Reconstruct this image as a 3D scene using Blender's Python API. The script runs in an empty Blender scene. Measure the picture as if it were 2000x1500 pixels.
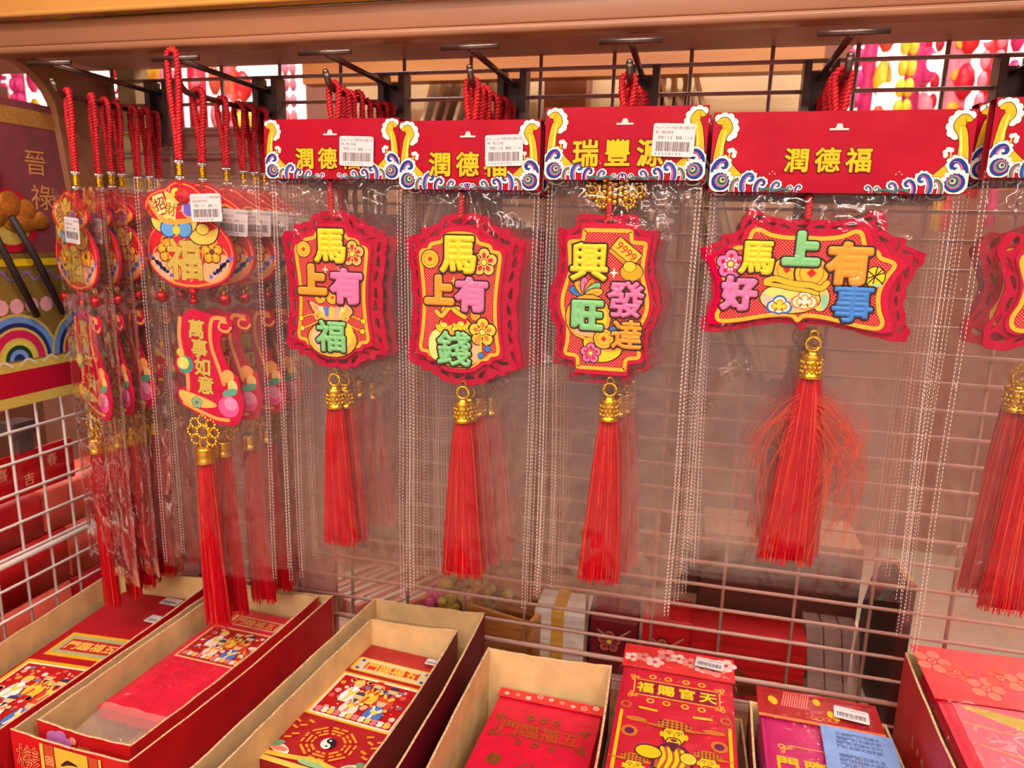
import bpy, math, random
import numpy as np
from mathutils import Vector, Matrix, noise

random.seed(7)
S = bpy.context.scene
COL = S.collection
EYE = 1.45                      # eye height of the photographer above the shop floor

# ------------------------------------------------------------------ camera
_D = np.array([361, 285, 1400.0]); _ey = _D / np.linalg.norm(_D)
_ex = np.array([1, -0.025, 0.0]); _ex = _ex - _ex.dot(_ey) * _ey; _ex /= np.linalg.norm(_ex)
_ez = -np.cross(_ex, _ey)
_M = np.array([_ex, _ey, _ez])
cam_data = bpy.data.cameras.new('camera')
cam = bpy.data.objects.new('camera', cam_data); COL.objects.link(cam)
R = Matrix([[_M[i][0], _M[i][1], -_M[i][2]] for i in range(3)])
cam.matrix_world = Matrix.Translation((0, 0, EYE)) @ R.to_4x4()
cam_data.sensor_fit = 'HORIZONTAL'; cam_data.sensor_width = 36.0; cam_data.lens = 36.0 * 1400 / 2000
cam_data.clip_start = 0.02
cam_data.dof.use_dof = True; cam_data.dof.focus_distance = 0.61; cam_data.dof.aperture_fstop = 8.0
S.camera = cam

# ------------------------------------------------------------------ light
S.view_settings.view_transform = 'Standard'; S.view_settings.look = 'None'
S.view_settings.gamma = 1.0; S.view_settings.use_curve_mapping = False
S.view_settings.exposure = 0.20
try:
    S.cycles.transparent_max_bounces = 64
    S.cycles.max_bounces = 5
    S.cycles.diffuse_bounces = 2
    S.cycles.glossy_bounces = 2
    S.cycles.use_adaptive_sampling = True
    S.cycles.adaptive_threshold = 0.07
    S.cycles.adaptive_min_samples = 10
    S.cycles.sample_clamp_indirect = 4.0
    S.cycles.caustics_reflective = False; S.cycles.caustics_refractive = False
    S.cycles.use_denoising = True
except Exception:
    pass
W = bpy.data.worlds.new('world'); S.world = W; W.use_nodes = True
_bg = W.node_tree.nodes['Background']
_bg.inputs[0].default_value = (1.0, 0.81, 0.75, 1); _bg.inputs[1].default_value = 0.46


def area_lamp(name, loc, size, energy, col=(1, 0.83, 0.77), aim=None):
    d = bpy.data.lights.new(name, 'AREA'); d.shape = 'RECTANGLE'
    d.size, d.size_y = size; d.energy = energy; d.color = col
    o = bpy.data.objects.new(name, d); COL.objects.link(o); o.location = loc
    if aim:
        o.rotation_euler = (Vector(aim) - Vector(loc)).to_track_quat('-Z', 'Y').to_euler()
    return o


def glint_light(name, loc, energy, r=0.03, col=(1, 0.9, 0.78)):
    d = bpy.data.lights.new(name, 'POINT'); d.energy = energy; d.color = col; d.shadow_soft_size = r
    o = bpy.data.objects.new(name, d); COL.objects.link(o); o.location = loc
    return o


for _l in ((-0.9, -0.5, 2.75), (0.25, -0.9, 2.75), (1.2, -0.4, 2.75)):
    area_lamp('ceiling_tube', _l, (1.2, 0.11), 19)
for _l in ((-0.8, -2.5, 2.75), (0.5, -2.6, 2.75)):  # unseen pair added behind the camera to raise glints on the film
    area_lamp('ceiling_tube', _l, (1.2, 0.12), 26)
area_lamp('ceiling_lamp', (-1.2, 1.9, 2.75), (0.6, 0.6), 18)
area_lamp('ceiling_lamp', (0.1, 1.7, 2.75), (0.6, 0.6), 13)
area_lamp('ceiling_lamp', (1.3, 1.9, 2.75), (0.6, 0.6), 18)
for _l, _e in (((-0.55, -0.1, 2.7), 5), ((0.1, 0.0, 2.7), 5), ((0.75, -0.2, 2.7), 6), ((-0.2, -1.6, 2.6), 10), ((0.9, -2.0, 2.6), 9), ((-1.5, -1.2, 2.6), 8)):  # small unseen point lights added for sparkles on the plastic
    glint_light('glint_spot', _l, _e)


# ------------------------------------------------------------------ colours and materials
def lin(c):
    c = c / 255.0
    return c / 12.92 if c <= 0.04045 else ((c + 0.055) / 1.055) ** 2.4


def L(rgb, a=1.0):
    return (lin(rgb[0]), lin(rgb[1]), lin(rgb[2]), a)


_mats = {}


def mat(name, rgb, rough=0.5, metal=0.0, var=0.06, scale=60.0, bump=0.0, bscale=None, rgb2=None, stretch=None, sheen=0.0, coat=0.0, spec=0.5, detail=3.0):
    """a Principled surface whose colour wanders a little with a noise texture, with optional relief"""
    if name in _mats:
        return _mats[name]
    m = bpy.data.materials.new(name); m.use_nodes = True
    nt = m.node_tree; N = nt.nodes; K = nt.links
    p = N['Principled BSDF']
    tc = N.new('ShaderNodeTexCoord'); mp = N.new('ShaderNodeMapping')
    K.new(tc.outputs['Object'], mp.inputs[0])
    if stretch: mp.inputs['Scale'].default_value = stretch
    nz = N.new('ShaderNodeTexNoise'); nz.inputs['Scale'].default_value = scale; nz.inputs['Detail'].default_value = detail
    K.new(mp.outputs[0], nz.inputs['Vector'])
    rp = N.new('ShaderNodeValToRGB')
    a = L(rgb)
    if rgb2 is None:
        lo = tuple(max(0, v * (1 - 2 * var)) for v in a[:3]) + (1,); hi = tuple(min(1, v * (1 + 2 * var)) for v in a[:3]) + (1,)
    else:
        lo, hi = a, L(rgb2)
    rp.color_ramp.elements[0].color = lo; rp.color_ramp.elements[1].color = hi
    rp.color_ramp.elements[0].position = 0.3; rp.color_ramp.elements[1].position = 0.7
    K.new(nz.outputs[0], rp.inputs[0]); K.new(rp.outputs[0], p.inputs['Base Color'])
    p.inputs['Roughness'].default_value = rough; p.inputs['Metallic'].default_value = metal
    p.inputs['Specular IOR Level'].default_value = spec
    if sheen: p.inputs['Sheen Weight'].default_value = sheen
    if coat: p.inputs['Coat Weight'].default_value = coat; p.inputs['Coat Roughness'].default_value = 0.08
    if bump:
        n2 = N.new('ShaderNodeTexNoise'); n2.inputs['Scale'].default_value = bscale or scale; n2.inputs['Detail'].default_value = 2.0
        K.new(mp.outputs[0], n2.inputs['Vector'])
        b = N.new('ShaderNodeBump'); b.inputs['Strength'].default_value = bump; b.inputs['Distance'].default_value = 0.002
        K.new(n2.outputs[0], b.inputs['Height']); K.new(b.outputs[0], p.inputs['Normal'])
    _mats[name] = m
    return m


def ink(rgb):
    """flat printing ink of one colour"""
    return mat('ink_%02x%02x%02x' % tuple(rgb), rgb, rough=0.5, var=0.03, scale=200, spec=0.12)


def glitter(name, rgb, rgb2):
    if name in _mats: return _mats[name]
    m = mat(name, rgb, rough=0.3, metal=0.35, rgb2=rgb2, scale=1500, bump=0.9, bscale=1400, detail=1.0)
    return m


def film(name, haze=0.03, gloss=1.1, wr=1.0):
    """thin clear packing film: mostly see-through, a little milky, crinkled and glossy"""
    m = bpy.data.materials.new(name); m.use_nodes = True
    nt = m.node_tree; N = nt.nodes; K = nt.links; N.clear()
    out = N.new('ShaderNodeOutputMaterial')
    tr = N.new('ShaderNodeBsdfTransparent'); tr.inputs[0].default_value = (0.985, 0.966, 0.957, 1)  # warm tint: pink light of the red surroundings put into the film colour
    gl = N.new('ShaderNodeBsdfGlossy'); gl.inputs['Roughness'].default_value = 0.06; gl.inputs[0].default_value = (1, 1, 1, 1)
    df = N.new('ShaderNodeBsdfDiffuse'); df.inputs[0].default_value = L((255, 214, 198))  # milky part coloured pink in place of light bounced off the red goods
    tc = N.new('ShaderNodeTexCoord')
    mp = N.new('ShaderNodeMapping'); mp.inputs['Scale'].default_value = (1.0, 1.0, 0.5)
    K.new(tc.outputs['Object'], mp.inputs[0])
    n1 = N.new('ShaderNodeTexNoise'); n1.inputs['Scale'].default_value = 34; n1.noise_type = 'RIDGED_MULTIFRACTAL'; n1.inputs['Detail'].default_value = 1.0; n1.inputs['Distortion'].default_value = 1.2
    K.new(mp.outputs[0], n1.inputs['Vector'])
    b1 = N.new('ShaderNodeBump'); b1.inputs['Strength'].default_value = 0.75 * wr; b1.inputs['Distance'].default_value = 0.009
    K.new(n1.outputs[0], b1.inputs['Height']); K.new(b1.outputs[0], gl.inputs['Normal'])
    lw = N.new('ShaderNodeLayerWeight'); lw.inputs['Blend'].default_value = 0.12
    mul = N.new('ShaderNodeMath'); mul.operation = 'MULTIPLY_ADD'; mul.inputs[1].default_value = 0.5 * gloss; mul.inputs[2].default_value = 0.021 * gloss; mul.use_clamp = True
    K.new(lw.outputs['Fresnel'], mul.inputs[0])
    m1 = N.new('ShaderNodeMixShader'); m1.inputs[0].default_value = haze; K.new(tr.outputs[0], m1.inputs[1]); K.new(df.outputs[0], m1.inputs[2])
    m2 = N.new('ShaderNodeMixShader'); K.new(mul.outputs[0], m2.inputs[0]); K.new(m1.outputs[0], m2.inputs[1]); K.new(gl.outputs[0], m2.inputs[2])
    K.new(m2.outputs[0], out.inputs['Surface'])
    return m


def dotted(name, base, dot, pitch=0.0019, rad=0.27):
    """printed dot screen: small round dots in staggered rows on a plain ground"""
    m = bpy.data.materials.new(name); m.use_nodes = True
    nt = m.node_tree; N = nt.nodes; K = nt.links; p = N['Principled BSDF']
    tc = N.new('ShaderNodeTexCoord'); sx = N.new('ShaderNodeSeparateXYZ'); K.new(tc.outputs['Object'], sx.inputs[0])

    def mth(op, a, b=None, c=None):
        n = N.new('ShaderNodeMath'); n.operation = op
        for i, v in enumerate((a, b, c)):
            if v is None: continue
            if isinstance(v, (int, float)): n.inputs[i].default_value = v
            else: K.new(v, n.inputs[i])
        return n.outputs[0]
    u = mth('DIVIDE', sx.outputs['X'], pitch); v = mth('DIVIDE', sx.outputs['Z'], pitch)
    a = mth('ADD', u, v); b = mth('SUBTRACT', u, v)
    fa = mth('SUBTRACT', mth('FRACT', mth('MULTIPLY', a, 0.7)), 0.5); fb = mth('SUBTRACT', mth('FRACT', mth('MULTIPLY', b, 0.7)), 0.5)
    d = mth('SQRT', mth('ADD', mth('MULTIPLY', fa, fa), mth('MULTIPLY', fb, fb)))
    k = mth('LESS_THAN', d, rad)
    mx = N.new('ShaderNodeMix'); mx.data_type = 'RGBA'
    K.new(k, mx.inputs['Factor']); mx.inputs[6].default_value = L(base); mx.inputs[7].default_value = L(dot)
    K.new(mx.outputs[2], p.inputs['Base Color']); p.inputs['Roughness'].default_value = 0.6; p.inputs['Specular IOR Level'].default_value = 0.1
    return m


M_FELT = mat('crimson_felt', (204, 2, 60), 0.9, var=0.1, scale=900, bump=0.35, bscale=1200, spec=0.08)
M_FELT2 = mat('deep_crimson_felt', (184, 2, 54), 0.9, var=0.1, scale=900, bump=0.35, bscale=1200, spec=0.08)
M_CARD = mat('red_card', (176, 4, 36), 0.3, var=0.04, scale=25, bump=0.9, bscale=20, coat=0.12, spec=0.25)
M_CARDB = mat('card_back', (165, 12, 32), 0.4)
M_CORD = mat('red_cord', (200, 16, 30), 0.6, var=0.15, scale=500)
M_CORD2 = mat('dark_red_cord', (158, 8, 26), 0.6, var=0.15, scale=500)
M_THREAD = mat('red_silk_thread', (196, 5, 26), 0.45, var=0.16, scale=400, spec=0.2, rgb2=(212, 14, 34), stretch=(1, 1, 0.05))
M_THREAD2 = mat('orange_red_thread', (240, 70, 40), 0.4, var=0.1, scale=400)
M_GOLD = mat('gold_plastic', (238, 188, 50), 0.2, metal=0.9, var=0.05, scale=300, bump=0.2, bscale=500)
M_GLIT = glitter('gold_glitter', (232, 190, 44), (255, 238, 130))
M_SILV = mat('silver_bead', (235, 232, 230), 0.15, metal=0.8)
M_STEEL = mat('hook_steel', (112, 96, 90), 0.28, metal=0.85, var=0.08, scale=120)
M_STEELD = mat('bracket_steel', (112, 94, 90), 0.35, metal=0.4, var=0.1, scale=120)
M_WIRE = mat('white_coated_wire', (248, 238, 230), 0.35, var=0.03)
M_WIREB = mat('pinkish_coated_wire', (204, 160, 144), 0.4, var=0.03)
M_SHELF = mat('brown_laminate', (164, 110, 78), 0.32, var=0.05, scale=14, stretch=(0.12, 1, 1), bump=0.05)
M_SHELFU = mat('brown_underside', (212, 152, 134), 0.45, var=0.05, scale=14)
M_ORANGE = mat('orange_varnished_wood', (238, 170, 84), 0.18, var=0.1, scale=16, stretch=(0.1, 1, 1), coat=0.6)
M_KRAFT = mat('kraft_board', (230, 194, 134), 0.8, var=0.06, scale=40, bump=0.12, bscale=90)
M_KRAFTD = mat('kraft_edge', (214, 178, 132), 0.85, var=0.16, scale=300, bump=0.4, bscale=400)
M_BOXRED = mat('printed_red_board', (204, 24, 30), 0.4, var=0.08, scale=30)
M_BOXDK = mat('maroon_and_shaded_board', (120, 16, 30), 0.45, var=0.1, scale=30)  # maroon packet board, also tray board darkened for shade between trays
M_PAPER = mat('label_paper', (226, 215, 214), 0.55, var=0.02)
M_BELL = mat('red_metal_bead', (200, 24, 40), 0.16, metal=0.7, var=0.05)
M_FILM = film('clear_film', 0.015)
M_FILM2 = film('clear_film_crisp', 0.014, wr=1.3, gloss=0.9)
M_SLEEVE = film('milky_sleeve', 0.24, wr=1.2, gloss=1.0)
M_SEAM = mat('seam_weld', (240, 214, 205), 0.3, var=0.05)
M_DOTS = dotted('dot_screen_red', (196, 14, 34), (255, 150, 130))

YEL, ORG, PNK, GRN, BLU = (252, 218, 20), (252, 158, 28), (240, 118, 172), (128, 206, 132), (48, 132, 214)
BLK, WHT, NAVY, CREAM = (58, 26, 22), (250, 240, 226), (40, 62, 140), (252, 222, 150)
GOLDI = (250, 190, 40)


# ------------------------------------------------------------------ mesh helpers
class MB:
    """collects shapes and links them as ONE mesh object"""
    def __init__(s):
        s.v, s.f, s.mi, s.mats = [], [], [], []

    def m(s, mt):
        if mt not in s.mats: s.mats.append(mt)
        return s.mats.index(mt)

    def add(s, v, f, mt):
        o = len(s.v); k = s.m(mt); s.v.extend(v)
        for q in f:
            s.f.append(tuple(i + o for i in q)); s.mi.append(k)
        return s

    def box(s, x0, x1, y0, y1, z0, z1, mt):
        v = [(x, y, z) for z in (z0, z1) for y in (y0, y1) for x in (x0, x1)]
        return s.add(v, [(0, 2, 3, 1), (4, 5, 7, 6), (0, 1, 5, 4), (2, 6, 7, 3), (0, 4, 6, 2), (1, 3, 7, 5)], mt)

    def rbox(s, x0, x1, y0, y1, z0, z1, mt, r=0.002):
        """box with its edges along x rounded off, a bevel of radius r"""
        pr = []
        for (cy, cz, a0) in ((y1 - r, z1 - r, 0), (y0 + r, z1 - r, 90), (y0 + r, z0 + r, 180), (y1 - r, z0 + r, 270)):
            for k in range(4):
                a = math.radians(a0 + 30 * k); pr.append((cy + r * math.cos(a), cz + r * math.sin(a)))
        n = len(pr)
        v = [(x, p[0], p[1]) for x in (x0, x1) for p in pr]
        f = [(i, (i + 1) % n, n + (i + 1) % n, n + i) for i in range(n)] + [tuple(range(n))[::-1], tuple(range(n, 2 * n))]
        return s.add(v, f, mt)

    def tube(s, pts, r, mt, n=6, closed=False, caps=True):
        P = [Vector(p) for p in pts]; N = len(P)
        rs = r if isinstance(r, (list, tuple)) else [r] * N
        v, f = [], []
        u = None
        for i in range(N):
            a = P[(i - 1) % N] if (closed or i > 0) else P[i]
            b = P[(i + 1) % N] if (closed or i < N - 1) else P[i]
            t = (b - a)
            t = t.normalized() if t.length > 1e-9 else Vector((0, 0, 1))
            if u is None:
                u = t.orthogonal().normalized()
            else:
                u = (u - t * u.dot(t))
                u = u.normalized() if u.length > 1e-9 else t.orthogonal().normalized()
            w = t.cross(u)
            for k in range(n):
                an = 2 * math.pi * k / n
                v.append(tuple(P[i] + (u * math.cos(an) + w * math.sin(an)) * rs[i]))
        for i in range(N if closed else N - 1):
            j = (i + 1) % N
            for k in range(n):
                f.append((i * n + k, i * n + (k + 1) % n, j * n + (k + 1) % n, j * n + k))
        if caps and not closed:
            f.append(tuple(range(n))[::-1]); f.append(tuple(range((N - 1) * n, N * n)))
        return s.add(v, f, mt)

    def sphere(s, c, r, mt, nu=10, nv=6, sc=(1, 1, 1)):
        v = [(c[0], c[1], c[2] + r * sc[2])]; f = []
        for i in range(1, nv):
            th = math.pi * i / nv
            for k in range(nu):
                a = 2 * math.pi * k / nu
                v.append((c[0] + r * sc[0] * math.sin(th) * math.cos(a), c[1] + r * sc[1] * math.sin(th) * math.sin(a), c[2] + r * sc[2] * math.cos(th)))
        v.append((c[0], c[1], c[2] - r * sc[2])); e = len(v) - 1
        for k in range(nu): f.append((0, 1 + k, 1 + (k + 1) % nu))
        for i in range(nv - 2):
            for k in range(nu):
                a, b = 1 + i * nu + k, 1 + i * nu + (k + 1) % nu
                f.append((a, a + nu, b + nu, b))
        o = 1 + (nv - 2) * nu
        for k in range(nu): f.append((o + k, e, o + (k + 1) % nu))
        return s.add(v, f, mt)

    def torus(s, c, R, r, mt, axis='y', nu=20, nv=6, sc=(1, 1)):
        pts = []
        for k in range(nu):
            a = 2 * math.pi * k / nu
            p, q = R * math.cos(a) * sc[0], R * math.sin(a) * sc[1]
            pts.append({'y': (c[0] + p, c[1], c[2] + q), 'z': (c[0] + p, c[1] + q, c[2]), 'x': (c[0], c[1] + p, c[2] + q)}[axis])
        return s.tube(pts, r, mt, nv, closed=True)

    def lathe(s, prof, c, mt, n=14):
        v, f = [], []
        for (r, z) in prof:
            for k in range(n):
                a = 2 * math.pi * k / n
                v.append((c[0] + r * math.cos(a), c[1] + r * math.sin(a), c[2] + z))
        for i in range(len(prof) - 1):
            for k in range(n):
                f.append((i * n + k, i * n + (k + 1) % n, (i + 1) * n + (k + 1) % n, (i + 1) * n + k))
        f.append(tuple(range(n))[::-1]); f.append(tuple(range((len(prof) - 1) * n, len(prof) * n)))
        return s.add(v, f, mt)

    def build(s, name, parent=None, smooth=False, org=None):
        me = bpy.data.meshes.new(name)
        v = s.v
        if org is not None: v = [(p[0] - org[0], p[1] - org[1], p[2] - org[2]) for p in v]
        me.from_pydata([tuple(map(float, p)) for p in v], [], s.f)
        for m_ in s.mats: me.materials.append(m_)
        me.polygons.foreach_set('material_index', s.mi)
        if smooth: me.polygons.foreach_set('use_smooth', [True] * len(me.polygons))
        me.update()
        o = bpy.data.objects.new(name, me); COL.objects.link(o)
        if parent is not None: o.parent = parent
        return o


def empty(name, loc, label, cat, group=None, rz=0.0):
    o = bpy.data.objects.new(name, None); COL.objects.link(o); o.location = loc; o.rotation_euler = (0, 0, rz)
    o.empty_display_size = 0.02
    tag(o, label, cat, group)
    return o


def tag(o, label=None, cat=None, group=None, kind=None):
    if label: o['label'] = label
    if cat: o['category'] = cat
    if group: o['group'] = group
    if kind: o['kind'] = kind
    return o


def copy_tree(o, parent=None):
    c = o.copy(); COL.objects.link(c); c.parent = parent
    for ch in list(o.children): copy_tree(ch, c)
    return c


def catmull(P, n=6, closed=True):
    P = [np.array(p, float) for p in P]; N = len(P); out = []
    for i in range(N if closed else N - 1):
        p0 = P[(i - 1) % N] if closed or i > 0 else P[i]
        p1, p2 = P[i], P[(i + 1) % N]
        p3 = P[(i + 2) % N] if closed or i + 2 < N else p2
        for k in range(n):
            t = k / n
            out.append(tuple(0.5 * ((2 * p1) + (-p0 + p2) * t + (2 * p0 - 5 * p1 + 4 * p2 - p3) * t * t + (-p0 + 3 * p1 - 3 * p2 + p3) * t ** 3)))
    if not closed: out.append(tuple(P[-1]))
    return out


# ---- lettering
_glyphs = {}


def glyph(body, off=0.0):
    """flat mesh of a piece of text at size 1"""
    k = (body, off)
    if k in _glyphs: return _glyphs[k]
    c = bpy.data.curves.new('t', 'FONT'); c.body = body; c.size = 1.0; c.offset = off; c.resolution_u = 3
    o = bpy.data.objects.new('t', c); COL.objects.link(o)
    bpy.context.view_layer.update()
    me = bpy.data.meshes.new_from_object(o.evaluated_get(bpy.context.evaluated_depsgraph_get()))
    v = np.array([p.co[:2] for p in me.vertices]) if len(me.vertices) else np.zeros((0, 2))
    f = [tuple(p.vertices) for p in me.polygons]
    bpy.data.objects.remove(o); bpy.data.curves.remove(c); bpy.data.meshes.remove(me)
    _glyphs[k] = (v, f)
    return v, f


def sdf(ch, n=56, pad=0.16):
    """signed distance (positive inside) of a character on an n x n grid"""
    v, f = glyph(ch)
    lo, hi = v.min(0) - pad, v.max(0) + pad
    s = max(hi - lo); ctr = (lo + hi) / 2; lo = ctr - s / 2
    g = np.linspace(0, s, n)
    X, Y = np.meshgrid(lo[0] + g, lo[1] + g, indexing='ij')
    P = np.stack([X.ravel(), Y.ravel()], 1)
    ins = np.zeros(len(P), bool); ed = {}
    for q in f:
        for i in range(1, len(q) - 1):
            a, b, c = v[q[0]], v[q[i]], v[q[i + 1]]
            d1 = (P[:, 0] - b[0]) * (a[1] - b[1]) - (a[0] - b[0]) * (P[:, 1] - b[1])
            d2 = (P[:, 0] - c[0]) * (b[1] - c[1]) - (b[0] - c[0]) * (P[:, 1] - c[1])
            d3 = (P[:, 0] - a[0]) * (c[1] - a[1]) - (c[0] - a[0]) * (P[:, 1] - a[1])
            ins |= ((d1 >= 0) & (d2 >= 0) & (d3 >= 0)) | ((d1 <= 0) & (d2 <= 0) & (d3 <= 0))
        for i in range(len(q)):
            e = tuple(sorted((q[i], q[(i + 1) % len(q)]))); ed[e] = ed.get(e, 0) + 1
    d = np.full(len(P), 9.0)
    for (i, j), k in ed.items():
        if k != 1: continue
        a, b = v[i], v[j]; ab = b - a; l2 = max(ab.dot(ab), 1e-12)
        t = np.clip(((P - a) @ ab) / l2, 0, 1)
        d = np.minimum(d, np.hypot(*(P - a - t[:, None] * ab).T))
    d = np.where(ins, d, -d).reshape(n, n)
    return d, (lo - ctr), s / (n - 1)


_sdf = {}


def contour(ch, r, H=0.0, R=0.06):
    """outline of a character fattened by r: (points x, z, height; faces), centred, at size 1, with a pillow profile of height H"""
    if ch not in _sdf: _sdf[ch] = sdf(ch)
    d, lo, h = _sdf[ch]
    F = d + r; n = F.shape[0]
    vid = {}; V = []; faces = []

    def hh(x):
        u = min(max(x, 0) / R, 1.0)
        return H * math.sqrt(1 - (1 - u) ** 2)

    def put(key, x, y, val):
        if key not in vid:
            vid[key] = len(V); V.append((lo[0] + x * h, lo[1] + y * h, hh(val)))
        return vid[key]
    ins = F > 0
    any_in = ins[:-1, :-1] | ins[1:, :-1] | ins[1:, 1:] | ins[:-1, 1:]
    for i, j in np.argwhere(any_in):
        i, j = int(i), int(j)
        cs = [(i, j), (i + 1, j), (i + 1, j + 1), (i, j + 1)]; poly = []
        for k in range(4):
            a, b = cs[k], cs[(k + 1) % 4]; fa, fb = F[a], F[b]
            if fa > 0: poly.append(put(a, a[0], a[1], fa))
            if (fa > 0) != (fb > 0):
                t = fa / (fa - fb)
                poly.append(put((min(a, b), max(a, b)), a[0] + (b[0] - a[0]) * t, a[1] + (b[1] - a[1]) * t, 0.0))
        if len(poly) > 2: faces.append(tuple(poly))
    return V, faces


class Flat(MB):
    """flat print on a sheet that faces -Y: each call lays its ink a hair above the last"""
    def __init__(s, y=0.0, eps=1e-5):
        super().__init__(); s.w = -y; s.eps = eps

    def up(s):
        s.w += s.eps; return -s.w

    def poly(s, pts, mt):
        y = s.up(); return s.add([(p[0], y, p[1]) for p in pts], [tuple(range(len(pts)))], mt)

    def rect(s, x0, x1, z0, z1, mt):
        return s.poly([(x0, z0), (x1, z0), (x1, z1), (x0, z1)], mt)

    def rrect(s, cx, cz, w, h, r, mt, rot=0.0):
        pts = []
        for (sx, sz, a0) in ((1, 1, 0), (-1, 1, 90), (-1, -1, 180), (1, -1, 270)):
            for k in range(4):
                a = math.radians(a0 + 30 * k)
                pts.append((sx * (w / 2 - r) + r * math.cos(a), sz * (h / 2 - r) + r * math.sin(a)))
        c, q = math.cos(rot), math.sin(rot)
        return s.poly([(cx + x * c - z * q, cz + x * q + z * c) for x, z in pts], mt)

    def disc(s, cx, cz, r, mt, rz=None, n=18, rot=0.0):
        rz = rz or r; c, q = math.cos(rot), math.sin(rot)
        P = [(r * math.cos(2 * math.pi * k / n), rz * math.sin(2 * math.pi * k / n)) for k in range(n)]
        return s.poly([(cx + x * c - z * q, cz + x * q + z * c) for x, z in P], mt)

    def ring(s, cx, cz, r0, r1, mt, n=24, sz=1.0):
        y = s.up()
        v = [(cx + r * math.cos(2 * math.pi * k / n), y, cz + sz * r * math.sin(2 * math.pi * k / n)) for r in (r0, r1) for k in range(n)]
        return s.add(v, [(k, (k + 1) % n, n + (k + 1) % n, n + k) for k in range(n)], mt)

    def stroke(s, pts, w, mt, closed=False, caps=True, sm=0):
        if sm: pts = catmull(pts, sm, closed)
        N = len(pts); ws = w if isinstance(w, (list, tuple)) else [w] * N
        if len(ws) != N:
            ws = list(np.interp(np.linspace(0, 1, N), np.linspace(0, 1, len(ws)), ws))
        y = s.up(); v = []
        for i in range(N):
            a = pts[(i - 1) % N] if closed or i else pts[i]; b = pts[(i + 1) % N] if closed or i < N - 1 else pts[i]
            dx, dz = b[0] - a[0], b[1] - a[1]; l = math.hypot(dx, dz) or 1e-9
            nx, nz = -dz / l * ws[i] / 2, dx / l * ws[i] / 2
            v += [(pts[i][0] + nx, y, pts[i][1] + nz), (pts[i][0] - nx, y, pts[i][1] - nz)]
        s.add(v, [(2 * i, 2 * i + 1, 2 * ((i + 1) % N) + 1, 2 * ((i + 1) % N)) for i in range(N if closed else N - 1)], mt)
        if caps and not closed:
            w0 = s.w
            for i in (0, N - 1):
                s.w = w0 - s.eps * 0.5; s.disc(pts[i][0], pts[i][1], ws[i] / 2, mt, n=10)
            s.w = w0
        return s

    def text(s, body, cx, cz, size, mt, off=0.0, rot=0.0, shear=0.0, step=1.0, vertical=False, sx=1.0):
        """centred lettering; with step, each character is placed by itself"""
        y = s.up(); c, q = math.cos(rot), math.sin(rot)
        cjk = any(ord(ch) > 0x2e80 for ch in body)
        items = [(ch, i) for i, ch in enumerate(body)] if (cjk or vertical) else [(body, 0)]
        n = len(items)
        for ch, i in items:
            if ch == ' ': continue
            if cjk and off >= 0.018:
                V_, f = contour(ch, off)
                v = np.array([p[:2] for p in V_]); g0 = glyph(ch)[0]; v = v + (g0.min(0) + g0.max(0)) / 2
            else:
                v, f = glyph(ch, 0.0 if cjk else off)
            if not len(v): continue
            mid = (v.min(0) + v.max(0)) / 2
            if cjk or vertical: mid = np.array([0.5 if cjk else mid[0], 0.38])
            ox, oz = (0, -(i - (n - 1) / 2) * step) if vertical else ((i - (n - 1) / 2) * step, 0)
            p = (v - mid) * size
            X = (p[:, 0] + shear * p[:, 1]) * sx + ox * size; Z = p[:, 1] + oz * size
            s.add([(cx + a * c - b * q, y, cz + a * q + b * c) for a, b in zip(X, Z)], f, mt)
        return s


# ------------------------------------------------------------------ printed card art
def curl(F, cx, cz, s, flip=1, col=NAVY, col2=(240, 96, 140), rot=0.0):
    """one breaking wave: white foam edge, dark line, coloured body curling over"""
    P = [(-0.45, -1.0), (-0.5, -0.4), (-0.35, 0.2), (0.0, 0.62), (0.42, 0.68), (0.68, 0.36), (0.55, 0.02), (0.28, 0.02)]
    c, q = math.cos(rot), math.sin(rot)
    T = lambda x, z: (cx + flip * (x * c - z * q) * s, cz + (x * q + z * c) * s)
    pts = catmull([T(*p) for p in P], 3, False)
    foam = [T(-0.78, -0.3), T(-0.72, 0.2), T(-0.4, 0.66), T(0.02, 0.98), T(0.5, 1.02), T(0.92, 0.72), T(1.0, 0.3), T(0.8, -0.05)]
    F.stroke(pts, 0.98 * s, ink(BLK)); y0 = F.w
    for p in foam: F.w = y0; F.disc(p[0], p[1], 0.27 * s, ink(BLK), n=10)
    F.stroke(pts, 0.88 * s, ink(WHT)); y0 = F.w
    for p in foam: F.w = y0; F.disc(p[0], p[1], 0.22 * s, ink(WHT), n=10)
    F.stroke(pts, [0.66 * s, 0.6 * s, 0.5 * s, 0.4 * s, 0.24 * s], ink(BLK))
    F.stroke(pts, [0.58 * s, 0.52 * s, 0.42 * s, 0.32 * s, 0.16 * s], ink(col))
    F.stroke([T(p[0] + 0.17, p[1] - 0.06) for p in P[:5]], [0.18 * s, 0.16 * s, 0.1 * s, 0.05 * s], ink(col2), sm=3)


def roll(F, cx, cz, s, flip=1):
    """big rolling swell with rings of blue, pink, green and cream"""
    for r, c in ((1.06, BLK), (1.0, WHT), (0.82, BLK), (0.78, NAVY), (0.58, (236, 90, 130)), (0.48, (70, 150, 90)), (0.38, NAVY), (0.26, (250, 200, 90)), (0.14, NAVY)):
        F.disc(cx + flip * (1 - r) * 0.3 * s, cz + (1 - r) * 0.25 * s, r * s, ink(c), n=16)
    y0 = F.w
    for k in range(8):
        a = math.radians(20 + 24 * k); F.w = y0; F.disc(cx + flip * math.cos(a) * s, cz + math.sin(a) * s, 0.22 * s, ink(WHT), n=9)


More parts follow.
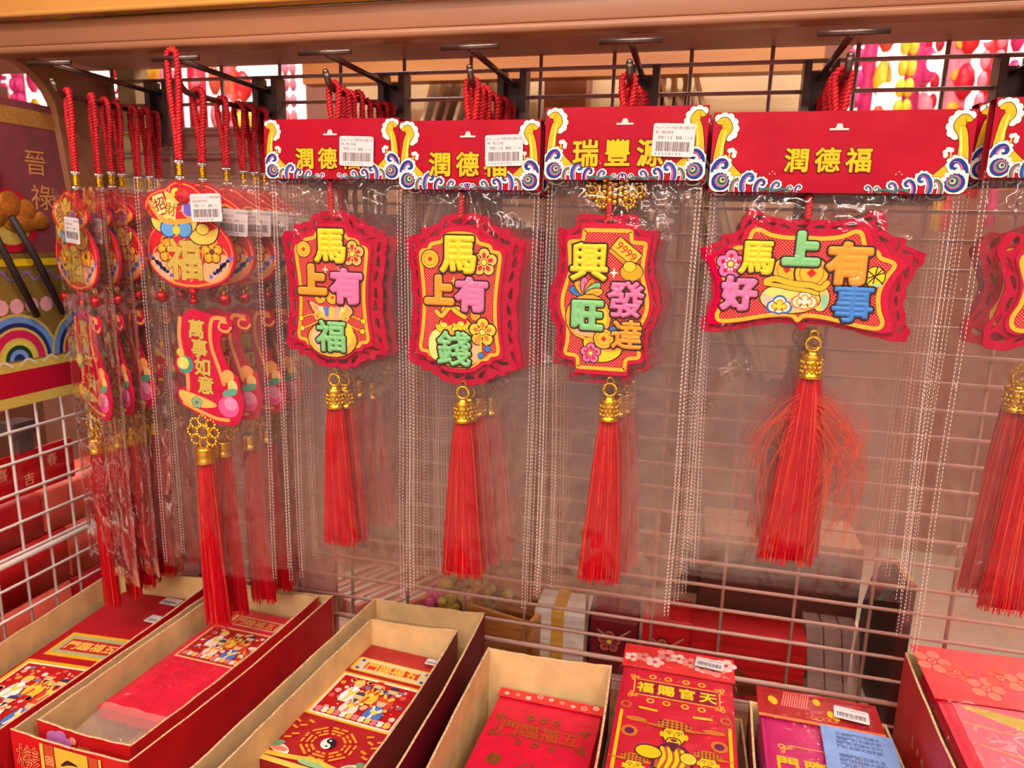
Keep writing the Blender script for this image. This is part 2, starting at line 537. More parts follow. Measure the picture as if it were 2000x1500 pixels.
def plume(F, cx, cz, s, flip=1):
    """tall golden spout that ends in a curl of foam"""
    T = lambda x, z: (cx + flip * x * s, cz + z * s)
    stem = [T(-0.05, 0), T(0.0, 0.9), T(0.05, 1.7), T(0.2, 2.35), T(0.42, 2.75), T(0.2, 3.15), T(-0.15, 3.1)]
    foam = [T(-0.15, 3.35), T(0.18, 3.48), T(0.55, 3.4), T(0.82, 3.1), T(0.92, 2.7), T(0.82, 2.35), T(0.58, 2.2)]
    y0 = F.w
    for p in foam: F.w = y0; F.disc(p[0], p[1], 0.31 * s, ink(BLK), n=10)
    y0 = F.w
    for p in foam: F.w = y0; F.disc(p[0], p[1], 0.27 * s, ink(WHT), n=10)
    F.stroke(stem, [0.95 * s, 0.72 * s, 0.6 * s, 0.62 * s, 0.72 * s, 0.66 * s, 0.3 * s], ink(BLK), sm=4)
    F.stroke(stem, [0.85 * s, 0.62 * s, 0.5 * s, 0.52 * s, 0.62 * s, 0.56 * s, 0.22 * s], ink((246, 180, 40)), sm=4)
    F.stroke([T(0.12, 0.2), T(0.14, 1.2), T(0.26, 2.2), T(0.36, 2.7)], [0.08 * s, 0.13 * s, 0.1 * s, 0.05 * s], ink((252, 226, 110)), sm=4)


def header_art(F, x0, x1, z0, z1, name, px, pz, size, wide=False):
    s = (z1 - z0) / 4.3
    w00 = F.w; wm = 0
    for side, fl in ((x0, 1), (x1, -1)):
        F.w = w00
        plume(F, side + fl * 0.42 * s, z0 + 1.1 * s, 0.86 * s, fl)
        F.stroke([(side + fl * 1.65 * s, z0 + 0.7 * s), (side + fl * 1.15 * s, z0 + 1.3 * s), (side + fl * 0.98 * s, z0 + 1.75 * s), (side + fl * 1.02 * s, z0 + 2.1 * s)], [0.62 * s, 0.42 * s, 0.26 * s, 0.12 * s], ink(BLK), sm=4)
        F.stroke([(side + fl * 1.65 * s, z0 + 0.7 * s), (side + fl * 1.15 * s, z0 + 1.3 * s), (side + fl * 0.98 * s, z0 + 1.75 * s), (side + fl * 1.02 * s, z0 + 2.1 * s)], [0.54 * s, 0.34 * s, 0.19 * s, 0.07 * s], ink((246, 180, 40)), sm=4)
        y0 = F.w
        for dx, dz in ((1.0, 2.25), (1.15, 2.28), (1.28, 2.15), (1.25, 1.98)):
            F.w = y0; F.disc(side + fl * dx * s, z0 + dz * s, 0.13 * s, ink(WHT), n=9)
        curl(F, side + fl * 0.5 * s, z0 + 1.3 * s, 0.58 * s, fl)
        roll(F, side + fl * 0.6 * s, z0 + 0.55 * s, 0.62 * s, fl)
        for dx, dz, r, cc in ((1.45, 0.42, 0.4, (90, 110, 90)), (2.05, 0.62, 0.5, (44, 84, 160)), (2.75, 0.3, 0.4, NAVY), (3.6, 0.3, 0.32, (60, 90, 150)), (4.35, 0.16, 0.2, (80, 120, 130)), (4.8, 0.2, 0.22, NAVY)):
            if dz - r < 0: dz = r * 0.98
            curl(F, side + fl * dx * s, z0 + dz * s, r * s * 0.95, fl, cc)
        for dx in (3.15, 4.0): F.stroke([(side + fl * (dx - 0.35) * s, z0 + 0.1 * s), (side + fl * dx * s, z0 + 0.2 * s), (side + fl * (dx + 0.4) * s, z0 + 0.08 * s)], 0.14 * s, ink((70, 110, 110)), sm=3)
        y0 = F.w
        for k in range(3): F.w = y0; F.disc(side + fl * (3.25 + 0.14 * k) * s, z0 + (1.0 + 0.13 * (k % 2)) * s, 0.05 * s, ink((250, 150, 130)), n=6)
        wm = max(wm, F.w)
    F.w = wm; step = 1.18
    F.text(name, px, pz, size, ink((110, 30, 16)), off=0.055, step=step)
    F.text(name, px, pz, size, ink((252, 190, 40)), off=0.022, step=step)


def sticker_mesh(lines, price, code, parent, cx, cz, y, rot=0.0, w=0.034, h=0.0262, name='price_sticker'):
    F = Flat(0.0); k = w / 0.034
    F.rrect(0, 0, w, h, 0.002 * k, M_PAPER)
    d = ink((96, 84, 84))
    for i, t in enumerate(lines):
        v_, _ = (None, None)
        n = len(t); F.text(t, -w / 2 + 0.0022 * k + n * 0.00118 * k, h / 2 - (0.0034 + 0.0036 * i) * k, 0.0026 * k, d, off=0.012, step=0.92)
    F.text(price[0], -0.0064 * k, h / 2 - 0.0112 * k, 0.0029 * k, d, off=0.015, step=0.9)
    F.text(price[1], 0.0088 * k, h / 2 - 0.0112 * k, 0.0029 * k, d, off=0.015, step=0.85)
    rnd = random.Random(code); x = -w / 2 + 0.0028 * k; y0 = F.w
    while x < w / 2 - 0.0034 * k:
        b = rnd.choice((0.0003, 0.0005, 0.0008)) * k; F.w = y0
        F.rect(x, x + b, -h / 2 + 0.0042 * k, -h / 2 + 0.0118 * k, d); x += b + rnd.choice((0.0003, 0.0004, 0.0006)) * k
    for i, ch in enumerate(code): F.w = y0; F.text(ch, -w / 2 + (0.0034 + 0.0028 * i) * k, -h / 2 + 0.0022 * k, 0.0028 * k, d, off=0.01)
    o = F.build(name, parent); o.location = (cx, y, cz); o.rotation_euler = (0, -rot, 0)
    return o


ZH = 0.128                       # hook prong height above the eye


# ------------------------------------------------------------------ cord, tassel, bag
def twist(mb, path, rad, mt, strands=2, turns=160, n=5):
    """rope of twisted strands along a path"""
    pts = [Vector(p) for p in path]
    d = [0.0]
    for a, b in zip(pts, pts[1:]): d.append(d[-1] + (b - a).length)
    Ln = d[-1]; m = max(8, int(Ln / 0.0014))
    for q in range(strands):
        out = []; u = None
        for i in range(m + 1):
            t = Ln * i / m
            k = min(max(np.searchsorted(d, t) - 1, 0), len(pts) - 2)
            f = (t - d[k]) / max(d[k + 1] - d[k], 1e-9)
            c = pts[k].lerp(pts[k + 1], f); tg = (pts[k + 1] - pts[k]).normalized()
            if u is None: u = Vector((0, 1, 0))
            u = (u - tg * u.dot(tg)).normalized(); w = tg.cross(u)
            a = 2 * math.pi * (t * turns + q / strands)
            out.append(c + (u * math.cos(a) + w * math.sin(a)) * rad * 0.62)
        mb.tube(out, rad * 0.72, mt, n)


def loop_path(top, half, bottom, mid=None):
    """hanging loop: up one side, over the prong, down the other"""
    L1 = []
    for k in range(7):
        a = math.pi * k / 6
        L1.append((half * math.cos(a), 0.0004 * (k - 3), top - half + half * math.sin(a) + 0.0))
    return [(0.0016, 0, bottom), (half * 0.75, 0, (top + bottom) / 2)] + L1 + [(-half * 0.75, 0, (top + bottom) / 2), (-0.0016, 0, bottom)]


def cord_part(parent, top, bottom, half=0.006, rad=0.0023, mt=None, name='hanging_cord'):
    mb = MB(); P = loop_path(top, half, bottom)
    twist(mb, P, rad, mt or M_CORD)
    return mb.build(name, parent, True)


def tassel_mesh(z0, z1, r0, r1, strands=150, seed=1, sway=(0, 0), mt=None, fray=0.006):
    rnd = random.Random(seed); mb = MB(); mt = mt or M_THREAD
    Ln = z0 - z1
    # packed core threads
    prof = []
    for i in range(9):
        t = i / 8; r = r0 + (r1 - r0) * (t ** 0.7); prof.append((r * 0.9, t))
    v, f = [], []; n = 18
    for i, (r, t) in enumerate(prof):
        for k in range(n):
            a = 2 * math.pi * k / n
            rr = r * (1 + 0.07 * math.sin(5 * a + 3 * t) + 0.05 * math.sin(9 * a + 1))
            v.append((rr * math.cos(a) + sway[0] * t * t, min(rr * 0.62, 0.0058) * math.sin(a), z0 - Ln * 0.985 * t))
    for i in range(8):
        for k in range(n): f.append((i * n + k, i * n + (k + 1) % n, (i + 1) * n + (k + 1) % n, (i + 1) * n + k))
    f.append(tuple(range(8 * n, 9 * n)))
    mb.add(v, f, mt)
    for q in range(strands):
        a = rnd.uniform(0, 2 * math.pi); e = Ln * (1 + rnd.uniform(-0.02, 0.025)); k1, k2 = rnd.uniform(-0.3, 0.3), rnd.uniform(0.9, 1.06)
        pts = []
        for i in range(8):
            t = i / 7; r = (r0 + (r1 - r0) * (t ** 0.7)) * k2 * (0.94 + 0.05 * t); b = a + k1 * t
            pts.append((r * math.cos(b) + sway[0] * t * t, min(0.62 * r, 0.0064) * math.sin(b), z0 - e * t))
        mb.tube(pts, rnd.uniform(0.00028, 0.00045), mt if rnd.random() < 0.86 else M_THREAD2, 3, caps=False)
    return mb


def stray_threads(z0, n, seed, spread=0.03):
    rnd = random.Random(seed); mb = MB()
    for q in range(n):
        x = rnd.uniform(-0.006, 0.006); s = rnd.choice((-1, 1, 1)); pts = [(x, -0.004, z0 - rnd.uniform(0, 0.03))]
        w, h = rnd.uniform(0.3, 1) * spread * s, rnd.uniform(0.03, 0.13)
        p0 = pts[0]
        ctl = [p0, (p0[0] + 0.5 * w, -0.005, p0[2] - 0.15 * h), (p0[0] + w, -0.0055, p0[2] - 0.5 * h), (p0[0] + w * rnd.uniform(0.3, 1.2), -0.005, p0[2] - h)]
        c3 = catmull([(a[0], a[2]) for a in ctl], 5, False)
        mb.tube([(a, -0.005, b) for a, b in c3], 0.00022, M_THREAD2, 3, caps=False)
    return mb


def gold_cap(z_top, x=0.0):
    """moulded gold tassel cap with a ridged ring on top"""
    mb = MB(); zr = z_top - 0.0075
    for k in range(22):
        a = 2 * math.pi * k / 22
        mb.sphere((x + 0.0058 * math.cos(a), -0.001, zr + 0.0058 * math.sin(a)), 0.0014, M_GOLD, 6, 4)
    mb.torus((x, -0.001, zr), 0.0056, 0.0012, M_GOLD, 'y', 20, 5)
    z = zr - 0.0065
    mb.lathe([(0.0026, 0.001), (0.0045, -0.0008), (0.0045, -0.002), (0.0076, -0.003), (0.008, -0.0045), (0.007, -0.0055), (0.0078, -0.007), (0.008, -0.014), (0.0078, -0.0185), (0.009, -0.0195), (0.009, -0.0215), (0.0082, -0.0225)], (x, -0.001, z), M_GOLD, 16)
    for i in range(3):
        for k in range(12):
            a = 2 * math.pi * (k + 0.5 * i) / 12
            mb.sphere((x + 0.0079 * math.cos(a), -0.001 + 0.0079 * math.sin(a), z - 0.0085 - 0.004 * i), 0.0015, M_GOLD, 5, 4)
    return mb, z - 0.0222


def bag_mesh(x0, x1, zt, zb, seed, depth_f=0.0083, depth_b=0.0042, nx=26, nz=84, amp=0.002, mt=None):
    """flat pouch of two crinkled sheets welded at the sides"""
    mb = MB(); rv = Vector((seed * 3.7, seed * 1.3, seed * 7.1))
    for side in (-1, 1):
        v, f = [], []
        for j in range(nz + 1):
            t = j / nz; z = zt + (zb - zt) * t
            for i in range(nx + 1):
                u = i / nx; x = x0 + (x1 - x0) * u
                w = min(1, 4.5 * u) * min(1, 4.5 * (1 - u)); w = w * w * (3 - 2 * w)
                top = min(1, t * 9); bot = 1 - 0.75 * max(0, (t - 0.72) / 0.28)
                base = (depth_f if side < 0 else depth_b) * w * (0.25 + 0.75 * top) * bot
                nn = noise.noise(Vector((x * 55, z * 26, side * 3)) + rv) + 0.6 * noise.noise(Vector((x * 120, z * 60, side * 5)) + rv)
                fine = noise.noise(Vector((x * 95 + z * 30, z * 88 - x * 40, side * 2)) + rv); cre = 1 - abs(noise.noise(Vector((x * 60 - z * 46, z * 62 + x * 52, side * 9)) + rv)) * 4.5
                ridge = 1 - abs(noise.noise(Vector((x * 38 + z * 22, z * 30 - x * 18, side)) + rv)) * 3
                y = side * base + side * (amp * nn * 0.7 + 0.0009 * fine * (1.6 if t < .3 else .8) + (0.0023 if t < .28 else 0.0009) * max(cre, 0) ** 2 + 0.0011 * max(ridge, 0) ** 3) * w * (0.3 + 0.7 * top)
                if side < 0: y = min(y, -base * 0.92) - 0.0003
                xs = x + 0.0006 * math.sin(z * 21 + seed) * (0 if t < 0.08 else 1)
                v.append((xs, y, z))
        for j in range(nz):
            for i in range(nx):
                a = j * (nx + 1) + i; f.append((a, a + 1, a + nx + 2, a + nx + 1))
        mb.add(v, f, mt or M_FILM)
    return mb


def seam_mesh(x, zt, zb, seed, dbl=0.0045, sgn=1):
    """welded side seam: two rows of short pressed dashes and the cut edge"""
    mb = MB(); rnd = random.Random(seed)
    for k, dx in enumerate((0.0012, dbl)):
        z = zt
        while z > zb + 0.004:
            l = 0.0021
            xs = x + sgn * dx + 0.0006 * math.sin(z * 21 + seed)
            y = -0.0012
            mb.add([(xs - 0.00025, y, z), (xs + 0.00025, y, z), (xs + 0.00025, y, z - l), (xs - 0.00025, y, z - l)], [(0, 1, 2, 3)], M_SEAM)
            z -= 0.0034 + rnd.uniform(0, 0.0004)
    return mb


# ------------------------------------------------------------------ felt pendants
def mirror(half):
    """closed outline from its right half, listed top centre to bottom centre"""
    return half + [(-x, z) for x, z in half[::-1] if abs(x) > 1e-6]


def plate_mesh(loops, y0, y1, mt, bevel=0.0006):
    """sheet cut to an outline with holes, from y0 (front) to y1 (back), edges softly rounded"""
    c = bpy.data.curves.new('p', 'CURVE'); c.dimensions = '2D'; c.fill_mode = 'BOTH'
    th = (y1 - y0) / 2; c.extrude = max(th - bevel, 1e-5); c.bevel_depth = bevel; c.bevel_resolution = 1
    for lp in loops:
        s = c.splines.new('POLY'); s.points.add(len(lp) - 1); s.use_cyclic_u = True
        for p, q in zip(s.points, lp): p.co = (q[0], q[1], 0, 1)
    o = bpy.data.objects.new('p', c); COL.objects.link(o); bpy.context.view_layer.update()
    me = bpy.data.meshes.new_from_object(o.evaluated_get(bpy.context.evaluated_depsgraph_get()))
    mb = MB(); mb.add([(p.co[0], (y0 + y1) / 2 - p.co[2], p.co[1]) for p in me.vertices], [tuple(p.vertices) for p in me.polygons], mt)
    bpy.data.objects.remove(o); bpy.data.curves.remove(c); bpy.data.meshes.remove(me)
    return mb


FRAME_A = [(0, 0), (.22, .005), (.36, .02), (.46, .062), (.6, .075), (.74, .088), (.8, .125), (.96, .135), (1, .17), (.97, .26), (.92, .4), (.9, .52), (.92, .66), (.97, .79), (1, .85), (.96, .885), (.8, .895), (.72, .925), (.58, .93), (.48, .955), (.34, .985), (.2, .997), (0, 1)]
FRAME_B = [(0, 0), (.5, .0), (.55, .015), (.57, .06), (.62, .078), (.86, .083), (.9, .105), (.87, .2), (.86, .3), (.93, .38), (1.0, .46), (1.02, .53), (.98, .6), (.87, .68), (.85, .76), (.87, .84), (.9, .88), (.86, .905), (.64, .915), (.585, .94), (.57, .985), (.53, 1.0), (0, 1.0)]
FRAME_C = [(0, .07), (.2, .075), (.4, .05), (.52, .0), (.6, .01), (.64, .1), (.68, .18), (.8, .2), (.84, .26), (.97, .3), (1.0, .345), (.94, .44), (.885, .56), (.87, .68), (.9, .82), (.95, .93), (.92, .99), (.82, .995), (.62, .965), (.4, .92), (.2, .895), (.06, .9), (0, .95)]
FRAME_D = [(0, 0), (.3, .02), (.6, .1), (.85, .1), (1, .2), (.9, .35), (.8, .5), (.86, .7), (1, .85), (.95, .97), (.7, 1), (.3, .95), (0, 1)]


def outline(frame, w, h, cx, cz, sc=1.0, sz=None, n=3):
    sz = sc if sz is None else sz
    return [(cx + x * w / 2 * sc, cz + (0.5 - z) * h * sz) for x, z in catmull(mirror(frame), n, True)]


def lace_loops(frame, w, h, cx, cz, inner, outer, outz, nh):
    """scalloped outer edge and a ring of comma-shaped openings"""
    base = np.array(outline(frame, w, h, cx, cz, 1.0, 1.0, 6)); ctr = np.array([cx, cz])
    N = len(base)
    out = []
    for i, p in enumerate(base):
        d = p - ctr
        k = 1 + 0.028 * abs(math.sin(math.pi * i / N * nh))
        out.append((ctr[0] + d[0] * outer * k, ctr[1] + d[1] * outz * k))
    loops = [out]
    so = np.array(out); seg = np.hypot(*(np.roll(so, -1, 0) - so).T); cum = np.concatenate([[0], np.cumsum(seg)]); T = cum[-1]
    for q in range(nh):
        t = T * (q + 0.5) / nh; i = int(np.searchsorted(cum, t) - 1) % N
        a = so[i]; b = ctr + (base[i] - ctr) * np.array([inner, inner * 0.97])
        gap = a - b; g = np.hypot(*gap); tg = so[(i + 1) % N] - so[i - 1]; tg = tg / (np.hypot(*tg) + 1e-9)
        nm = gap / (g + 1e-9); c = b + gap * 0.46
        la, lb = T / nh * 0.36, g * 0.24
        hole = []
        for k in range(12):
            an = 2 * math.pi * k / 12; bend = 0.35 * lb * math.cos(an) ** 2
            pt = c + tg * la * math.cos(an) + nm * (lb * (0.75 + 0.25 * math.cos(an)) * math.sin(an) + (bend if q % 2 else -bend))
            hole.append(tuple(pt))
        loops.append(hole)
    return loops


def letter(ch, cx, cz, size, rgb, parent, y, fat=0.075, H=0.05, R=0.08):
    """one raised, pillowy character with a dark printed outline"""
    mb = MB()
    V, Fc = contour(ch, fat + 0.045); V2, F2 = contour(ch, fat, H, R)
    mb.add([(x * size, 0.0, z * size) for x, z, h in V], Fc, ink(BLK))
    mb.add([(x * size, -0.00012 - h * size, z * size) for x, z, h in V2], F2, mat('puff_%02x%02x%02x' % rgb, rgb, 0.6, var=0.05, scale=500, bump=0.1, bscale=900))
    o = mb.build('raised_character', parent, True); o.location = (cx, y, cz)
    return o


def coin(F, x, z, r, col=(250, 190, 50), hole=(205, 22, 40)):
    F.disc(x, z, r * 1.12, ink(BLK)); F.disc(x, z, r, ink(col)); F.ring(x, z, r * 0.68, r * 0.76, ink((222, 120, 20)))
    F.poly([(x - r * .34, z), (x, z - r * .34), (x + r * .34, z), (x, z + r * .34)], ink((222, 120, 20)))
    F.poly([(x - r * .26, z), (x, z - r * .26), (x + r * .26, z), (x, z + r * .26)], ink(hole))


def blossom(F, x, z, r, c1, c2, ctr=(255, 220, 90), n=5, a0=90):
    y0 = F.w
    for k in range(n):
        a = math.radians(a0 + 360 * k / n); F.w = y0; F.disc(x + .58 * r * math.cos(a), z + .58 * r * math.sin(a), .5 * r, ink(BLK), n=12)
    y0 = F.w
    for k in range(n):
        a = math.radians(a0 + 360 * k / n); F.w = y0; F.disc(x + .58 * r * math.cos(a), z + .58 * r * math.sin(a), .4 * r, ink(c1), n=12)
    y0 = F.w
    for k in range(n):
        a = math.radians(a0 + 360 * k / n); F.w = y0; F.disc(x + .5 * r * math.cos(a), z + .5 * r * math.sin(a), .22 * r, ink(c2), .16 * r, n=10, rot=a)
    F.disc(x, z, .25 * r, ink(BLK), n=12); F.disc(x, z, .2 * r, ink(ctr), n=12)


def sparkle(F, x, z, r, c=(255, 240, 225)):
    F.poly([(x + (r if k % 2 == 0 else r * .28) * math.cos(math.pi / 4 * k + math.pi / 2) * (0.75 if k % 4 in (2,) else 1), z + (r if k % 2 == 0 else r * .28) * math.sin(math.pi / 4 * k + math.pi / 2)) for k in range(8)], ink(c))


def ingot(F, x, z, s, col=(252, 206, 40), flip=1):
    P = [(-1, .25), (-.6, .12), (0, .02), (.6, .12), (1, .25), (.85, -.3), (.4, -.62), (-.4, -.62), (-.85, -.3)]
    F.poly([(x + a * s * 1.08, z + b * s * 1.1) for a, b in catmull(P, 4)][::-1], ink(BLK)); F.poly([(x + a * s, z + b * s) for a, b in catmull(P, 4)][::-1], ink(col))
    F.disc(x, z + .18 * s, .44 * s, ink(BLK), .34 * s); F.disc(x, z + .18 * s, .4 * s, ink((255, 224, 80)), .3 * s)


def face_art(F, kind, T, k):
    """flat print of each pendant face; T maps picture units to the plate, k is one unit"""
    if kind == 'luck':
        coin(F, *T(340, 388), 52 * k); blossom(F, *T(702, 408), 88 * k, (252, 190, 90), (214, 40, 50))
        sparkle(F, *T(500, 520), 30 * k)
        coin(F, *T(455, 712), 40 * k); coin(F, *T(548, 708), 44 * k)
        for s in (-1, 1):
            for (a, b) in ((235, 860), (228, 930)):
                F.stroke([T(540 + s * 60, 845), T(540 + s * 150, b - 30), T(540 + s * a, b)], 16 * k, ink(BLK), sm=4)
                F.stroke([T(540 + s * 60, 845), T(540 + s * 150, b - 30), T(540 + s * a, b)], 11 * k, ink((252, 170, 50)), sm=4)
                F.disc(*T(540 + s * a, b), 21 * k, ink(BLK)); F.disc(*T(540 + s * a, b), 17 * k, ink(YEL))
        F.disc(*T(540, 995), 192 * k, ink(BLK), 132 * k); F.disc(*T(540, 995), 184 * k, ink((252, 180, 60)), 125 * k); F.disc(*T(530, 985), 150 * k, ink((250, 196, 160)), 105 * k); F.disc(*T(640, 950), 60 * k, ink((252, 214, 60)), 75 * k)
        P = [T(360, 740), T(430, 760), T(470, 800), T(540, 770), T(620, 790), T(660, 745), T(710, 800), T(650, 850), T(540, 870), T(430, 850)]
        F.poly(catmull(P, 4)[::-1], ink(BLK))
        c = np.mean(np.array(P), 0); F.poly([tuple(c + (np.array(p) - c) * .93) for p in catmull(P, 4)][::-1], ink((252, 176, 100)))
        for i, cc in enumerate(((246, 150, 120), (252, 214, 170), (70, 130, 210), (250, 200, 80), (246, 170, 150), (252, 226, 140))):
            F.poly([T(400 + i * 42, 770), T(436 + i * 42, 772), T(450 + i * 34, 840), T(425 + i * 34, 838)][::-1], ink(cc))
        for s in (-1, 1): F.ring(*T(540 + s * 100, 835), 16 * k, 34 * k, ink((252, 190, 60)))
    elif kind == 'wealth':
        coin(F, *T(1240, 437), 62 * k); blossom(F, *T(1632, 448), 96 * k, (252, 196, 90), (214, 40, 50)); sparkle(F, *T(1415, 580), 30 * k, (250, 220, 60))
        P = [T(1330, 745), T(1325, 830), T(1300, 890), T(1240, 980), T(1230, 1080), T(1280, 1160), T(1400, 1195), T(1540, 1185), T(1620, 1100), T(1625, 1010), T(1580, 900), T(1520, 840), T(1500, 770), T(1420, 745)]
        cc = np.array(T(1420, 1000)); Q = catmull(P, 4)
        F.poly(Q[::-1], ink(BLK)); F.poly([tuple(cc + (np.array(p) - cc) * .95) for p in Q][::-1], ink((252, 212, 50)))
        F.disc(*T(1500, 1060), 125 * k, ink((250, 190, 140)), 120 * k); F.disc(*T(1290, 1040), 60 * k, ink((252, 232, 130)), 110 * k)
        F.poly(catmull([T(1345, 800), T(1420, 780), T(1500, 820), T(1510, 880), T(1420, 900), T(1330, 880)], 4)[::-1], ink((206, 20, 50)))
        F.stroke([T(1290, 800), T(1330, 830), T(1390, 765), T(1440, 800), T(1500, 830)], 40 * k, ink(BLK), sm=4); F.stroke([T(1290, 800), T(1330, 830), T(1390, 765), T(1440, 800), T(1500, 830)], 30 * k, ink((248, 190, 50)), sm=4)
        ingot(F, *T(1345, 905), 62 * k); ingot(F, *T(1470, 890), 60 * k); ingot(F, *T(1430, 930), 56 * k, (250, 180, 60))
        F.disc(*T(1575, 815), 42 * k, ink(BLK)); F.disc(*T(1575, 815), 36 * k, ink((250, 160, 50)))
        blossom(F, *T(1630, 930), 100 * k, (252, 208, 60), (248, 120, 60)); F.disc(*T(1600, 990), 30 * k, ink((248, 150, 60)))
        for x, z, x2, z2 in ((1640, 970, 1668, 1045), (1620, 990, 1622, 1095)):
            F.stroke([T(x, z), T(x2, z2)], 12 * k, ink((252, 200, 60))); F.disc(*T(x2, z2), 25 * k, ink(BLK)); F.disc(*T(x2, z2), 21 * k, ink(BLU))
    elif kind == 'thrive':
        B = lambda a, b: T(840 + a * .83 - b * -.56, 372 - (a * -.56 - b * -.83) * -1)
        q = math.radians(38)
        R_ = lambda a, b: T(845 + a * math.cos(q) - b * math.sin(q), 375 + a * math.sin(q) + b * math.cos(q))
        F.poly([R_(-95, -62), R_(118, -62), R_(118, 78), R_(-95, 78)][::-1], ink(BLK)); F.poly([R_(-88, -55), R_(112, -55), R_(112, 42), R_(-88, 42)][::-1], ink((252, 196, 50))); F.poly([R_(-88, 47), R_(112, 47), R_(112, 72), R_(-88, 72)][::-1], ink((240, 150, 30)))
        F.text('9999', *R_(12, -6), 82 * k, ink((200, 60, 20)), off=0.01, rot=-q)
        F.disc(*T(900, 515), 84 * k, ink(BLK), 68 * k); F.disc(*T(900, 518), 77 * k, ink((246, 172, 30)), 61 * k); F.disc(*T(885, 480), 48 * k, ink(BLK), 40 * k); F.disc(*T(885, 482), 43 * k, ink((252, 208, 50)), 35 * k)
        sparkle(F, *T(778, 528), 42 * k)
        for a, cc, l in ((160, BLU, 120), (128, (252, 170, 50), 125), (98, PNK, 120), (66, (250, 130, 40), 120), (40, GRN, 130), (15, (252, 180, 60), 120)):
            x, z = 585 + 62 * math.cos(math.radians(a)), 690 - 62 * math.sin(math.radians(a))
            F.disc(*T(x, z), l * .58 * k, ink(BLK), 36 * k, rot=math.radians(a)); F.disc(*T(x, z), l * .52 * k, ink(cc), 29 * k, rot=math.radians(a)); F.disc(*T(x, z), l * .34 * k, ink(tuple(int(v * .86) for v in cc)), 9 * k, rot=math.radians(a))
        F.disc(*T(610, 850), 170 * k, ink(BLK)); F.disc(*T(610, 850), 163 * k, ink((246, 168, 50))); F.disc(*T(610, 850), 138 * k, ink((252, 214, 40))); F.disc(*T(600, 930), 100 * k, ink((250, 176, 130)), 56 * k)
        F.disc(*T(795, 930), 30 * k, ink(BLK)); F.disc(*T(795, 930), 25 * k, ink(BLU))
        P = [T(580, 1000), T(640, 1000), T(720, 1080), T(820, 1070), T(870, 1060), T(850, 1120), T(760, 1170), T(650, 1165), T(590, 1090)]
        cc = np.mean(np.array(P), 0); F.poly(catmull(P, 4)[::-1], ink(BLK)); F.poly([tuple(cc + (np.array(p) - cc) * .93) for p in catmull(P, 4)][::-1], ink((252, 212, 40)))
        F.stroke([T(590, 1005), T(660, 1030), T(740, 1085), T(860, 1065)], 20 * k, ink((246, 168, 50)), sm=4)
        coin(F, *T(730, 1000), 70 * k); blossom(F, *T(640, 1110), 76 * k, PNK, (214, 40, 50))
    elif kind == 'goodnews':
        blossom(F, *T(70, 492), 110 * k, PNK, (206, 24, 70)); y0 = F.w
        for q in range(10): F.w = y0; F.disc(*T(70 + 42 * math.cos(q * .628), 492 + 42 * math.sin(q * .628)), 9 * k, ink(WHT), n=7)
        coin(F, *T(478, 520), 96 * k); coin(F, *T(655, 540), 116 * k)
        F.disc(*T(740, 730), 66 * k, ink(BLK), 100 * k); F.disc(*T(740, 730), 58 * k, ink((250, 200, 110)), 92 * k); F.disc(*T(765, 745), 26 * k, ink((150, 206, 160)), 60 * k)
        F.disc(*T(520, 735), 222 * k, ink(BLK), 118 * k); F.disc(*T(520, 735), 214 * k, ink((250, 206, 90)), 110 * k); F.disc(*T(490, 735), 176 * k, ink((250, 196, 170)), 98 * k); F.disc(*T(480, 690), 150 * k, ink((252, 226, 120)), 44 * k)
        for x, z, r, cs in ((450, 792, 96, ((48, 110, 190), (252, 236, 226), (250, 176, 60), (252, 218, 60))), (625, 748, 100, ((226, 140, 60), (252, 236, 220), (250, 190, 80), (252, 236, 220)))):
            for i, cc in enumerate(cs):
                y0 = F.w
                for (dx, dz, q) in ((-.5, .1, .5), (0, -.3, .56), (.5, .1, .5), (0, .15, .56)):
                    F.w = y0; F.disc(*T(x + dx * r * (1 - .14 * i), z + dz * r * (1 - .14 * i)), q * r * (1 - .22 * i) * k, ink(cc), n=12)
        for (w, cc) in ((52, BLK), (42, (250, 190, 40))):
            F.stroke([T(340, 610), T(400, 590), T(480, 610), T(560, 625), T(660, 630), T(730, 650), T(770, 610)], w * k, ink(cc), sm=4)
            F.stroke([T(335, 630), T(430, 640), T(540, 660), T(640, 670), T(710, 690)], (w - 14) * k, ink(cc), sm=4)
        F.disc(*T(512, 575), 20 * k, ink((250, 180, 40)))
        F.disc(*T(1090, 552), 74 * k, ink(BLK), 80 * k); F.disc(*T(1090, 552), 66 * k, ink(YEL), 72 * k)
        for a, b in (((1030, 500), (1150, 600)), ((1100, 480), (1080, 625)), ((1025, 570), (1150, 520)), ((1040, 610), (1140, 490))): F.stroke([T(*a), T(*b)], 9 * k, ink(BLK))
        F.disc(*T(1110, 612), 34 * k, ink((170, 216, 160)), 14 * k)


LETTERS = {
    'luck': [('馬', 540, 362, 240, YEL, .038), ('上', 402, 590, 205, ORG, .08), ('有', 655, 628, 236, PNK, .052), ('福', 530, 975, 228, GRN, .028)],
    'wealth': [('馬', 1445, 402, 270, YEL, .038), ('上', 1310, 648, 205, ORG, .08), ('有', 1545, 672, 236, PNK, .05), ('錢', 1422, 1058, 256, GRN, .024)],
    'thrive': [('興', 600, 458, 278, YEL, .028), ('旺', 605, 836, 232, GRN, .052), ('發', 870, 712, 264, PNK, .024), ('達', 893, 960, 220, ORG, .026)],
    'goodnews': [('馬', 255, 440, 262, YEL, .038), ('上', 568, 362, 250, GRN, .08), ('有', 905, 462, 308, ORG, .052), ('好', 148, 712, 256, PNK, .05), ('事', 962, 752, 292, BLU, .026)],
}


